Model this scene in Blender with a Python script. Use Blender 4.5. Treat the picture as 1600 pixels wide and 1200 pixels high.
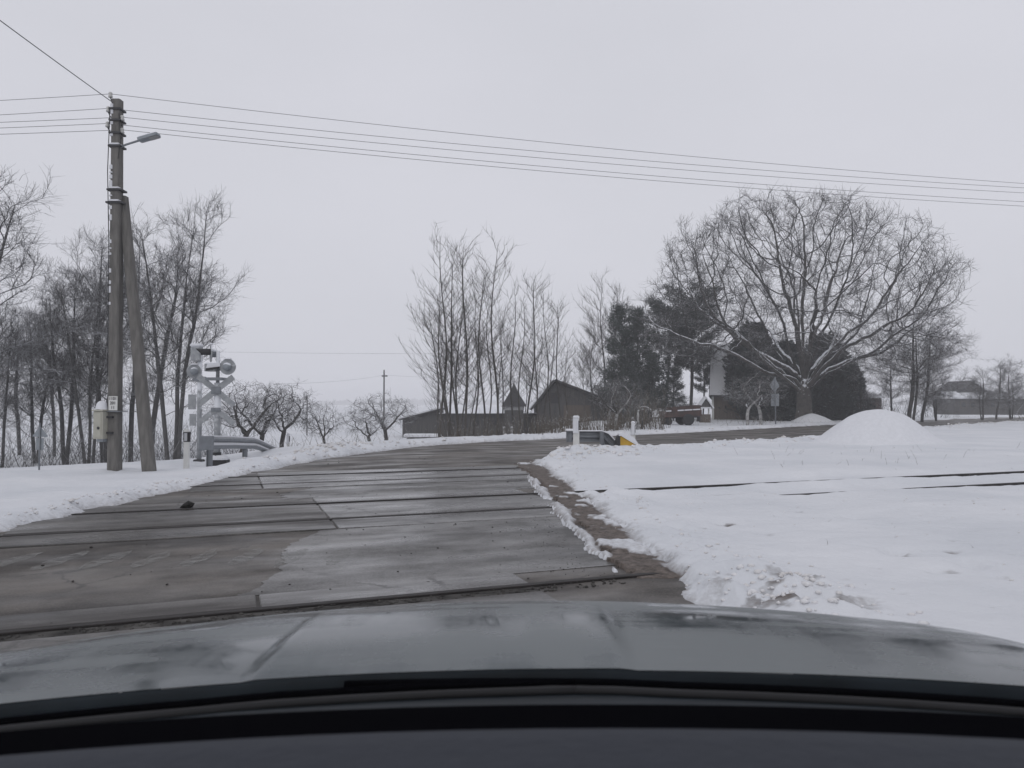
import bpy, math, random
import numpy as np
from mathutils import Vector, Matrix

sc = bpy.context.scene
for o in list(bpy.data.objects):
    bpy.data.objects.remove(o)
C = sc.collection
R = math.radians

# ------------------------------------------------------------------ camera
CAM_H, FPX, HOR = 1.40, 1180.0, 630.0
cd = bpy.data.cameras.new('camera')
cam = bpy.data.objects.new('camera', cd); C.objects.link(cam)
cam.location = (0, 0, CAM_H)
cam.rotation_euler = (R(90 + 1.456), 0, 0)
cd.sensor_width = 36.0
cd.lens = 36.0 * FPX / 1600.0
cd.clip_start = 0.02; cd.clip_end = 6000
cd.dof.use_dof = True; cd.dof.focus_distance = 22.0; cd.dof.aperture_fstop = 9.0
sc.camera = cam

# ------------------------------------------------------------------ world: overcast sky
SUN_EL, SUN_ROT = R(38), R(200)
w = bpy.data.worlds.new('World'); sc.world = w; w.use_nodes = True
nt = w.node_tree; nt.nodes.clear()
sky = nt.nodes.new('ShaderNodeTexSky'); sky.sky_type = 'NISHITA'; sky.sun_disc = False
sky.sun_elevation = SUN_EL; sky.sun_rotation = SUN_ROT
sky.air_density = 1.0; sky.dust_density = 6.0; sky.ozone_density = 1.0
hs = nt.nodes.new('ShaderNodeHueSaturation'); hs.inputs['Saturation'].default_value = 0.25
hs.inputs['Value'].default_value = 0.9
mix = nt.nodes.new('ShaderNodeMix'); mix.data_type = 'RGBA'
mix.inputs[0].default_value = 0.95                       # closed cloud cover
mix.inputs[7].default_value = (6.55, 6.62, 7.22, 1)
bg = nt.nodes.new('ShaderNodeBackground'); bg.inputs['Strength'].default_value = 0.1
wo = nt.nodes.new('ShaderNodeOutputWorld')
tcw = nt.nodes.new('ShaderNodeTexCoord'); mpw = nt.nodes.new('ShaderNodeMapping'); mpw.inputs['Scale'].default_value = (1, 1, 2.2)
nzw = nt.nodes.new('ShaderNodeTexNoise'); nzw.inputs['Scale'].default_value = 1.6; nzw.inputs['Detail'].default_value = 5
rmw = nt.nodes.new('ShaderNodeValToRGB'); rmw.color_ramp.elements[0].position = .3; rmw.color_ramp.elements[1].position = .7
rmw.color_ramp.elements[0].color = (.625, .634, .69, 1); rmw.color_ramp.elements[1].color = (.685, .690, .752, 1)
scw = nt.nodes.new('ShaderNodeVectorMath'); scw.operation = 'SCALE'; scw.inputs['Scale'].default_value = 10.0
nt.links.new(tcw.outputs['Generated'], mpw.inputs['Vector']); nt.links.new(mpw.outputs[0], nzw.inputs['Vector']); nt.links.new(nzw.outputs['Fac'], rmw.inputs['Fac'])
nt.links.new(rmw.outputs[0], scw.inputs[0]); nt.links.new(scw.outputs[0], mix.inputs[7])
nt.links.new(sky.outputs[0], hs.inputs['Color'])
nt.links.new(hs.outputs[0], mix.inputs[6]); nt.links.new(mix.outputs[2], bg.inputs['Color'])
nt.links.new(bg.outputs[0], wo.inputs['Surface'])

sl = bpy.data.lights.new('sun', 'SUN'); sl.energy = 0.5; sl.angle = R(40); sl.color = (1.0, 0.98, 0.95)
so = bpy.data.objects.new('sun', sl); C.objects.link(so)
so.rotation_euler = (math.pi / 2 - SUN_EL, 0, math.pi - SUN_ROT)
so.location = (0, -10, 40)

sc.view_settings.view_transform = 'Standard'; sc.view_settings.look = 'None'
sc.view_settings.exposure = 0.0; sc.view_settings.gamma = 1.0
sc.view_settings.use_curve_mapping = False
cy = sc.cycles
cy.use_denoising = True; cy.max_bounces = 6; cy.diffuse_bounces = 3; cy.glossy_bounces = 3
cy.transmission_bounces = 4; cy.volume_bounces = 2; cy.transparent_max_bounces = 8
cy.caustics_reflective = False; cy.caustics_refractive = False

# ------------------------------------------------------------------ helpers
def px_x(px, d): return (px - 800.0) / FPX * d
def px_z(py, d): return CAM_H + (HOR - py) / FPX * d

def vnoise(x, y, seed=0):
    x = np.asarray(x, float); y = np.asarray(y, float)
    xi = np.floor(x).astype(np.int64); yi = np.floor(y).astype(np.int64)
    fx = x - xi; fy = y - yi
    fx = fx * fx * (3 - 2 * fx); fy = fy * fy * (3 - 2 * fy)
    def h(a, b):
        n = (a * 374761393 + b * 668265263 + seed * 974634777) & 0xffffffff
        n = ((n ^ (n >> 13)) * 1274126177) & 0xffffffff
        n = n ^ (n >> 16)
        return (n & 0xffff) / 65535.0
    return (h(xi, yi) * (1 - fx) + h(xi + 1, yi) * fx) * (1 - fy) + (h(xi, yi + 1) * (1 - fx) + h(xi + 1, yi + 1) * fx) * fy
def fbm(x, y, seed=0, o=4):
    x = np.asarray(x, float); y = np.asarray(y, float); s = 0; a = 0.5; t = 0
    for i in range(o):
        s = s + a * vnoise(x * 2 ** i, y * 2 ** i, seed + i); t += a; a *= 0.5
    return s / t
def sstep(a, b, x):
    t = np.clip((np.asarray(x, float) - a) / (b - a), 0, 1); return t * t * (3 - 2 * t)

# ------------------------------------------------------------------ materials
MAT = {}
def mat(name, col=(0.5, 0.5, 0.5), rough=0.7, metal=0.0, spec=0.5, var=0.0, scale=8.0, bump=0.0, snow=0.0, snow_lo=0.35,
        col2=None, stretch=None, coat=0.0, snow_scale=6.0):
    if name in MAT: return MAT[name]
    m = bpy.data.materials.new(name); m.use_nodes = True; n = m.node_tree.nodes; l = m.node_tree.links
    b = n['Principled BSDF']; b.inputs['Roughness'].default_value = rough; b.inputs['Metallic'].default_value = metal
    b.inputs['Specular IOR Level'].default_value = spec
    b.inputs['Coat Weight'].default_value = coat
    src = None
    tc = n.new('ShaderNodeTexCoord'); mp = n.new('ShaderNodeMapping')
    l.new(tc.outputs['Object'], mp.inputs['Vector'])
    if stretch: mp.inputs['Scale'].default_value = stretch
    nz = n.new('ShaderNodeTexNoise'); nz.inputs['Scale'].default_value = scale; nz.inputs['Detail'].default_value = 6
    l.new(mp.outputs[0], nz.inputs['Vector'])
    cr = n.new('ShaderNodeValToRGB'); cr.color_ramp.elements[0].position = 0.3; cr.color_ramp.elements[1].position = 0.7
    c2 = col2 if col2 else tuple(c * (1 - var) for c in col)
    cr.color_ramp.elements[0].color = (*c2, 1); cr.color_ramp.elements[1].color = (*col, 1)
    l.new(nz.outputs['Fac'], cr.inputs['Fac']); src = cr.outputs[0]
    if snow > 0:
        g = n.new('ShaderNodeNewGeometry'); sp = n.new('ShaderNodeSeparateXYZ'); l.new(g.outputs['Normal'], sp.inputs[0])
        nz2 = n.new('ShaderNodeTexNoise'); nz2.inputs['Scale'].default_value = snow_scale; nz2.inputs['Detail'].default_value = 3
        l.new(tc.outputs['Object'], nz2.inputs['Vector'])
        ad = n.new('ShaderNodeMath'); ad.operation = 'MULTIPLY_ADD'; ad.inputs[1].default_value = 1.1; l.new(nz2.outputs['Fac'], ad.inputs[0])
        l.new(sp.outputs['Z'], ad.inputs[2])
        rr = n.new('ShaderNodeMapRange'); rr.inputs['From Min'].default_value = snow_lo + 0.55; rr.inputs['From Max'].default_value = snow_lo + 0.75
        rr.inputs['To Max'].default_value = snow; l.new(ad.outputs[0], rr.inputs['Value'])
        mx = n.new('ShaderNodeMix'); mx.data_type = 'RGBA'; l.new(rr.outputs[0], mx.inputs[0]); l.new(src, mx.inputs[6])
        mx.inputs[7].default_value = (0.72, 0.74, 0.78, 1); src = mx.outputs[2]
    l.new(src, b.inputs['Base Color'])
    if bump > 0:
        bp = n.new('ShaderNodeBump'); bp.inputs['Strength'].default_value = bump; bp.inputs['Distance'].default_value = 0.02
        l.new(nz.outputs['Fac'], bp.inputs['Height']); l.new(bp.outputs[0], b.inputs['Normal'])
    MAT[name] = m
    return m

def mat_snow_ground():
    m = bpy.data.materials.new('snow_ground'); m.use_nodes = True; n = m.node_tree.nodes; l = m.node_tree.links
    b = n['Principled BSDF']; b.inputs['Roughness'].default_value = 0.75; b.inputs['Specular IOR Level'].default_value = 0.25
    tc = n.new('ShaderNodeTexCoord')
    at = n.new('ShaderNodeAttribute'); at.attribute_name = 'dirt'
    nz = n.new('ShaderNodeTexNoise'); nz.inputs['Scale'].default_value = 14; nz.inputs['Detail'].default_value = 8; nz.inputs['Roughness'].default_value = 0.7
    l.new(tc.outputs['Object'], nz.inputs['Vector'])
    # brown slush and gravel, broken up by noise
    br = n.new('ShaderNodeValToRGB'); br.color_ramp.elements[0].color = (0.030, 0.025, 0.022, 1); br.color_ramp.elements[1].color = (0.22, 0.185, 0.165, 1)
    br.color_ramp.elements[0].position = 0.3; br.color_ramp.elements[1].position = 0.75
    l.new(nz.outputs['Fac'], br.inputs['Fac'])
    ma = n.new('ShaderNodeMath'); ma.operation = 'MULTIPLY_ADD'; ma.inputs[1].default_value = 0.9; l.new(nz.outputs['Fac'], ma.inputs[0])
    sub = n.new('ShaderNodeMath'); sub.operation = 'SUBTRACT'; l.new(at.outputs['Fac'], sub.inputs[0]); sub.inputs[1].default_value = 0.45
    l.new(sub.outputs[0], ma.inputs[2])
    mr = n.new('ShaderNodeMapRange'); mr.inputs['From Min'].default_value = 0.18; mr.inputs['From Max'].default_value = 0.75
    l.new(ma.outputs[0], mr.inputs['Value'])
    # gating so that clean snow stays clean
    gt = n.new('ShaderNodeMapRange'); gt.inputs['From Min'].default_value = 0.02; gt.inputs['From Max'].default_value = 0.3; l.new(at.outputs['Fac'], gt.inputs['Value'])
    mu = n.new('ShaderNodeMath'); mu.operation = 'MULTIPLY'; l.new(mr.outputs[0], mu.inputs[0]); l.new(gt.outputs[0], mu.inputs[1])
    nl = n.new('ShaderNodeTexNoise'); nl.inputs['Scale'].default_value = 0.5; nl.inputs['Detail'].default_value = 5
    l.new(tc.outputs['Object'], nl.inputs['Vector'])
    sn = n.new('ShaderNodeValToRGB'); sn.color_ramp.elements[0].color = (0.60, 0.618, 0.65, 1); sn.color_ramp.elements[1].color = (0.685, 0.695, 0.722, 1)
    sn.color_ramp.elements[0].position = 0.35; sn.color_ramp.elements[1].position = 0.65
    l.new(nl.outputs['Fac'], sn.inputs['Fac'])
    mx = n.new('ShaderNodeMix'); mx.data_type = 'RGBA'; l.new(mu.outputs[0], mx.inputs[0]); l.new(sn.outputs[0], mx.inputs[6]); l.new(br.outputs[0], mx.inputs[7])
    # sparse specks of grit blown over the snow
    vo = n.new('ShaderNodeTexNoise'); vo.inputs['Scale'].default_value = 7.0; vo.inputs['Detail'].default_value = 4; vo.inputs['Roughness'].default_value = 0.65
    l.new(tc.outputs['Object'], vo.inputs['Vector'])
    vs = n.new('ShaderNodeMapRange'); vs.inputs['From Min'].default_value = 0.70; vs.inputs['From Max'].default_value = 0.76; vs.inputs['To Max'].default_value = 0.35
    l.new(vo.outputs['Fac'], vs.inputs['Value'])
    mx2 = n.new('ShaderNodeMix'); mx2.data_type = 'RGBA'; l.new(vs.outputs[0], mx2.inputs[0]); l.new(mx.outputs[2], mx2.inputs[6]); mx2.inputs[7].default_value = (0.3, 0.28, 0.26, 1)
    l.new(mx2.outputs[2], b.inputs['Base Color'])
    nb = n.new('ShaderNodeTexNoise'); nb.inputs['Scale'].default_value = 5; nb.inputs['Detail'].default_value = 9; nb.inputs['Roughness'].default_value = 0.62
    l.new(tc.outputs['Object'], nb.inputs['Vector'])
    bp = n.new('ShaderNodeBump'); bp.inputs['Strength'].default_value = 0.55; bp.inputs['Distance'].default_value = 0.05
    l.new(nb.outputs['Fac'], bp.inputs['Height']); l.new(bp.outputs[0], b.inputs['Normal'])
    return m

def mat_wet(name, c_lo, c_hi, r_lo, r_hi, ang=R(20.5), stretch=(0.55, 1.25, 1), scale=1.0, spec=0.5, speck=True, bump=0.25):
    """worn damp road surface: streaks lie along the tracks, dry and wet spots differ in gloss"""
    m = bpy.data.materials.new(name); m.use_nodes = True; n = m.node_tree.nodes; l = m.node_tree.links
    b = n['Principled BSDF']; b.inputs['Specular IOR Level'].default_value = spec
    g = n.new('ShaderNodeNewGeometry')
    mp = n.new('ShaderNodeMapping'); mp.inputs['Rotation'].default_value = (0, 0, -ang); l.new(g.outputs['Position'], mp.inputs['Vector'])
    mp2 = n.new('ShaderNodeMapping'); mp2.inputs['Scale'].default_value = stretch; l.new(mp.outputs[0], mp2.inputs['Vector'])
    a = n.new('ShaderNodeTexNoise'); a.inputs['Scale'].default_value = 0.8 * scale; a.inputs['Detail'].default_value = 8; a.inputs['Roughness'].default_value = 0.6
    l.new(mp2.outputs[0], a.inputs['Vector'])
    f = n.new('ShaderNodeTexNoise'); f.inputs['Scale'].default_value = 60; f.inputs['Detail'].default_value = 4; l.new(g.outputs['Position'], f.inputs['Vector'])
    md = n.new('ShaderNodeTexNoise'); md.inputs['Scale'].default_value = 3.5; md.inputs['Detail'].default_value = 9; md.inputs['Roughness'].default_value = 0.72; l.new(g.outputs['Position'], md.inputs['Vector'])
    ad = n.new('ShaderNodeMath'); ad.operation = 'MULTIPLY_ADD'; ad.inputs[1].default_value = 0.42; l.new(f.outputs['Fac'], ad.inputs[0]); l.new(a.outputs['Fac'], ad.inputs[2])
    ad2 = n.new('ShaderNodeMath'); ad2.operation = 'MULTIPLY_ADD'; ad2.inputs[1].default_value = 0.45; l.new(md.outputs['Fac'], ad2.inputs[0]); l.new(ad.outputs[0], ad2.inputs[2])
    cr = n.new('ShaderNodeValToRGB'); cr.color_ramp.elements[0].position = 0.0
    cr.color_ramp.elements[1].position = 1.0; nm_ = n.new('ShaderNodeMapRange'); nm_.inputs['From Min'].default_value = 0.79; nm_.inputs['From Max'].default_value = 1.09; l.new(ad2.outputs[0], nm_.inputs['Value'])
    cr.color_ramp.elements[0].color = (*c_lo, 1); cr.color_ramp.elements[1].color = (*c_hi, 1)
    l.new(nm_.outputs[0], cr.inputs['Fac'])
    src = cr.outputs[0]
    if speck:
        v = n.new('ShaderNodeTexVoronoi'); v.inputs['Scale'].default_value = 9; l.new(g.outputs['Position'], v.inputs['Vector'])
        s = n.new('ShaderNodeMapRange'); s.inputs['From Min'].default_value = 0.05; s.inputs['From Max'].default_value = 0.11; s.inputs['To Min'].default_value = 0.8; s.inputs['To Max'].default_value = 0
        l.new(v.outputs['Distance'], s.inputs['Value'])
        k = n.new('ShaderNodeMapRange'); k.inputs['From Min'].default_value = 0.5; k.inputs['From Max'].default_value = 0.62; l.new(md.outputs['Fac'], k.inputs['Value'])
        mu = n.new('ShaderNodeMath'); mu.operation = 'MULTIPLY'; l.new(s.outputs[0], mu.inputs[0]); l.new(k.outputs[0], mu.inputs[1])
        mx = n.new('ShaderNodeMix'); mx.data_type = 'RGBA'; l.new(mu.outputs[0], mx.inputs[0]); l.new(src, mx.inputs[6]); mx.inputs[7].default_value = (0.035, 0.03, 0.027, 1)
        src = mx.outputs[2]
    # mud carried out of the flangeways, hugging each rail in ragged bands
    sx = n.new('ShaderNodeSeparateXYZ'); l.new(mp.outputs[0], sx.inputs[0]); last = None
    for vr in (3.88, 5.40, 9.283, 10.803, 13.65, 15.17):
        d = n.new('ShaderNodeMath'); d.operation = 'SUBTRACT'; d.inputs[1].default_value = vr; l.new(sx.outputs['Y'], d.inputs[0])
        ab = n.new('ShaderNodeMath'); ab.operation = 'ABSOLUTE'; l.new(d.outputs[0], ab.inputs[0])
        if last is None: last = ab
        else:
            mn = n.new('ShaderNodeMath'); mn.operation = 'MINIMUM'; l.new(last.outputs[0], mn.inputs[0]); l.new(ab.outputs[0], mn.inputs[1]); last = mn
    fall = n.new('ShaderNodeMapRange'); fall.inputs['From Min'].default_value = 0.04; fall.inputs['From Max'].default_value = 0.42; fall.inputs['To Min'].default_value = 1.25; fall.inputs['To Max'].default_value = 0.0
    l.new(last.outputs[0], fall.inputs['Value'])
    mk = n.new('ShaderNodeMath'); mk.operation = 'MULTIPLY'; l.new(fall.outputs[0], mk.inputs[0])
    mb_ = n.new('ShaderNodeTexNoise'); mb_.inputs['Scale'].default_value = 2.2; mb_.inputs['Detail'].default_value = 8; mb_.inputs['Roughness'].default_value = 0.7; l.new(mp2.outputs[0], mb_.inputs['Vector'])
    mr2 = n.new('ShaderNodeMapRange'); mr2.inputs['From Min'].default_value = 0.36; mr2.inputs['From Max'].default_value = 0.56; l.new(mb_.outputs['Fac'], mr2.inputs['Value'])
    l.new(mr2.outputs[0], mk.inputs[1]); mk.use_clamp = True
    mx3 = n.new('ShaderNodeMix'); mx3.data_type = 'RGBA'; l.new(mk.outputs[0], mx3.inputs[0]); l.new(src, mx3.inputs[6]); mx3.inputs[7].default_value = (0.036, 0.031, 0.028, 1); src = mx3.outputs[2]
    # hairline cracks in places
    vc = n.new('ShaderNodeTexVoronoi'); vc.feature = 'DISTANCE_TO_EDGE'; vc.inputs['Scale'].default_value = 0.55
    wv = n.new('ShaderNodeVectorMath'); wv.operation = 'MULTIPLY_ADD'; wv.inputs[1].default_value = (.5, .5, 0); l.new(md.outputs['Color'], wv.inputs[0]); l.new(g.outputs['Position'], wv.inputs[2]); l.new(wv.outputs[0], vc.inputs['Vector'])
    ck = n.new('ShaderNodeMapRange'); ck.inputs['From Min'].default_value = 0.004; ck.inputs['From Max'].default_value = 0.012; ck.inputs['To Min'].default_value = 0.75; ck.inputs['To Max'].default_value = 0; l.new(vc.outputs['Distance'], ck.inputs['Value'])
    cg_ = n.new('ShaderNodeMapRange'); cg_.inputs['From Min'].default_value = 0.5; cg_.inputs['From Max'].default_value = 0.6; l.new(a.outputs['Fac'], cg_.inputs['Value'])
    cm = n.new('ShaderNodeMath'); cm.operation = 'MULTIPLY'; l.new(ck.outputs[0], cm.inputs[0]); l.new(cg_.outputs[0], cm.inputs[1])
    mx4 = n.new('ShaderNodeMix'); mx4.data_type = 'RGBA'; l.new(cm.outputs[0], mx4.inputs[0]); l.new(src, mx4.inputs[6]); mx4.inputs[7].default_value = (0.02, 0.018, 0.017, 1); src = mx4.outputs[2]
    l.new(src, b.inputs['Base Color'])
    w2 = n.new('ShaderNodeTexNoise'); w2.inputs['Scale'].default_value = 1.3 * scale; w2.inputs['Detail'].default_value = 5; l.new(mp2.outputs[0], w2.inputs['Vector'])
    rr = n.new('ShaderNodeMapRange'); rr.inputs['From Min'].default_value = 0.36; rr.inputs['From Max'].default_value = 0.64
    rr.inputs['To Min'].default_value = r_lo; rr.inputs['To Max'].default_value = r_hi; l.new(w2.outputs['Fac'], rr.inputs['Value'])
    l.new(rr.outputs[0], b.inputs['Roughness'])
    bp = n.new('ShaderNodeBump'); bp.inputs['Strength'].default_value = bump; bp.inputs['Distance'].default_value = 0.006
    l.new(f.outputs['Fac'], bp.inputs['Height']); l.new(bp.outputs[0], b.inputs['Normal'])
    return m

M_snowg = mat_snow_ground()
M_snow = mat('snow_cap', (0.69, 0.70, 0.73), 0.75, var=0.08, scale=9, bump=0.4, spec=0.25)
M_clod = mat('snow_clod', (0.73, 0.73, 0.75), 0.8, col2=(0.57, 0.55, 0.53), scale=3, bump=0.4, spec=0.2)
M_asph = mat_wet('asphalt', (0.025, 0.021, 0.018), (0.140, 0.126, 0.113), 0.32, 0.8)
M_patch = mat_wet('asphalt_patch', (0.036, 0.034, 0.032), (0.190, 0.185, 0.182), 0.22, 0.62)
M_conc = mat_wet('crossing_concrete', (0.055, 0.053, 0.051), (0.225, 0.222, 0.222), 0.18, 0.55, stretch=(0.45, 1.7, 1))
M_concd = mat_wet('crossing_concrete_worn', (0.032, 0.030, 0.028), (0.145, 0.138, 0.132), 0.26, 0.7, stretch=(0.45, 1.7, 1))
M_flange = mat('flangeway_mud', (0.018, 0.017, 0.016), 0.7, spec=0.2, var=0.5, scale=12, bump=0.4)
M_mud = mat('mud_and_ballast', (0.10, 0.095, 0.09), 0.85, col2=(0.016, 0.015, 0.014), scale=9, bump=0.8, spec=0.15, stretch=(.6, 1, 1))
M_rail = mat('rail_steel', (0.030, 0.026, 0.025), 0.6, metal=0.0, var=0.5, scale=6, bump=0.2, spec=0.25)
M_pole = mat('pole_concrete', (0.165, 0.158, 0.148), 0.9, col2=(0.10, 0.096, 0.09), scale=5, bump=0.3, stretch=(3, 3, 0.6))
M_galv = mat('galvanised_steel', (0.205, 0.22, 0.24), 0.5, metal=0.2, var=0.25, scale=7, bump=0.05)
M_dsteel = mat('dark_steel', (0.05, 0.05, 0.055), 0.55, metal=0.4, var=0.3)
M_white = mat('white_paint', (0.66, 0.66, 0.64), 0.6, var=0.14, scale=5)
M_grey = mat('grey_paint', (0.26, 0.285, 0.31), 0.55, var=0.22, scale=7, snow=0.9, snow_lo=0.35)
M_lgrey = mat('light_grey_paint', (0.34, 0.355, 0.37), 0.6, var=0.3, scale=9, snow=0.9, snow_lo=0.12)
M_black = mat('black_paint', (0.015, 0.015, 0.017), 0.6, var=0.2)
M_yellow = mat('yellow_paint', (0.50, 0.30, 0.02), 0.65, var=0.3, scale=6)
M_beige = mat('beige_enamel', (0.42, 0.41, 0.35), 0.6, var=0.15, scale=5)
M_porc = mat('porcelain', (0.5, 0.5, 0.48), 0.3, var=0.1)
M_wood = mat('weathered_boards', (0.085, 0.082, 0.08), 0.9, col2=(0.04, 0.04, 0.041), scale=3.0, bump=0.3, stretch=(6, 6, 0.25))
M_woodb = mat('brown_boards', (0.13, 0.105, 0.085), 0.9, col2=(0.07, 0.058, 0.05), scale=3.0, bump=0.3, stretch=(6, 6, 0.25))
M_shingle = mat('roof_shingles', (0.055, 0.055, 0.058), 0.9, col2=(0.03, 0.03, 0.033), scale=6, bump=0.4, stretch=(2, 2, 4))
M_bark = mat('bark_dark', (0.075, 0.07, 0.066), 0.95, var=0.5, scale=6, snow=0.9, snow_lo=0.62)
M_barkoak = mat('bark_oak', (0.080, 0.073, 0.067), 0.95, var=0.5, scale=4, snow=1.0, snow_lo=0.30, bump=0.4)
M_barkfrost = mat('bark_frosted', (0.088, 0.086, 0.086), 0.95, var=0.4, scale=5, snow=0.9, snow_lo=0.50)
M_oaktwig = mat('bark_oak_twigs', (0.046, 0.043, 0.042), 0.95, var=0.4, scale=4, snow=0.9, snow_lo=0.62)
M_barkyoung = mat('bark_young', (0.095, 0.087, 0.08), 0.9, var=0.45, scale=5, snow=0.5, snow_lo=0.75)
M_barkwash = mat('bark_snow_plastered', (0.55, 0.55, 0.55), 0.9, col2=(0.10, 0.095, 0.09), scale=4.5, bump=0.3)
M_pine = mat('pine_needles', (0.052, 0.068, 0.060), 0.8, var=0.5, scale=3, snow=0.5, snow_lo=0.75)
M_thuja = mat('thuja_scales', (0.048, 0.064, 0.062), 0.85, var=0.5, scale=2.2, snow=0.35, snow_lo=0.78, snow_scale=2.0)
M_dry = mat('dry_stems', (0.14, 0.12, 0.095), 0.9, var=0.4, scale=4, snow=0.8, snow_lo=0.35)
M_rust = mat('rusty_red_paint', (0.075, 0.038, 0.033), 0.8, col2=(0.035, 0.027, 0.025), scale=3, bump=0.2)
M_tyre = mat('tyre_rubber', (0.02, 0.02, 0.022), 0.8, var=0.3)
M_tract = mat('tractor_green', (0.03, 0.045, 0.05), 0.6, var=0.4)
M_glass = mat('dark_window_glass', (0.03, 0.035, 0.04), 0.1)
M_wire = mat('aluminium_wire', (0.13, 0.13, 0.14), 0.6, metal=0.2)
M_far = mat('far_wood_foliage', (0.06, 0.065, 0.07), 1.0, var=0.3)

# ------------------------------------------------------------------ object plumbing
def tag(o, label=None, cat=None, group=None, kind=None):
    if label: o['label'] = label
    if cat: o['category'] = cat
    if group: o['group'] = group
    if kind: o['kind'] = kind
    return o
def empty(name, loc=(0, 0, 0), rz=0, label=None, cat=None, group=None):
    o = bpy.data.objects.new(name, None); C.objects.link(o); o.location = loc; o.rotation_euler = (0, 0, rz)
    o.empty_display_size = 0.2
    return tag(o, label, cat, group)
def mesh_obj(name, v, f, m, parent=None, smooth=False, loc=None):
    me = bpy.data.meshes.new(name); me.from_pydata([tuple(p) for p in v], [], [tuple(q) for q in f]); me.update()
    if smooth: me.polygons.foreach_set('use_smooth', [True] * len(me.polygons))
    me.materials.append(m)
    o = bpy.data.objects.new(name, me); C.objects.link(o)
    if parent: o.parent = parent
    if loc: o.location = loc
    return o
def link_mesh(name, me, parent=None, loc=(0, 0, 0)):
    o = bpy.data.objects.new(name, me); C.objects.link(o); o.location = loc
    if parent: o.parent = parent
    return o
def tris_mesh(name, v, f, m, smooth=False):
    """fast numpy mesh; f is an (n,3) or (n,4) array"""
    me = bpy.data.meshes.new(name); v = np.asarray(v, np.float32); f = np.asarray(f, np.int32); k = f.shape[1]
    me.vertices.add(len(v)); me.vertices.foreach_set('co', v.ravel())
    me.loops.add(f.size); me.loops.foreach_set('vertex_index', f.ravel())
    me.polygons.add(len(f)); me.polygons.foreach_set('loop_start', np.arange(0, f.size, k, dtype=np.int32))
    if smooth: me.polygons.foreach_set('use_smooth', np.ones(len(f), bool))
    me.update(calc_edges=True); me.validate(); me.materials.append(m)
    return me

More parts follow.
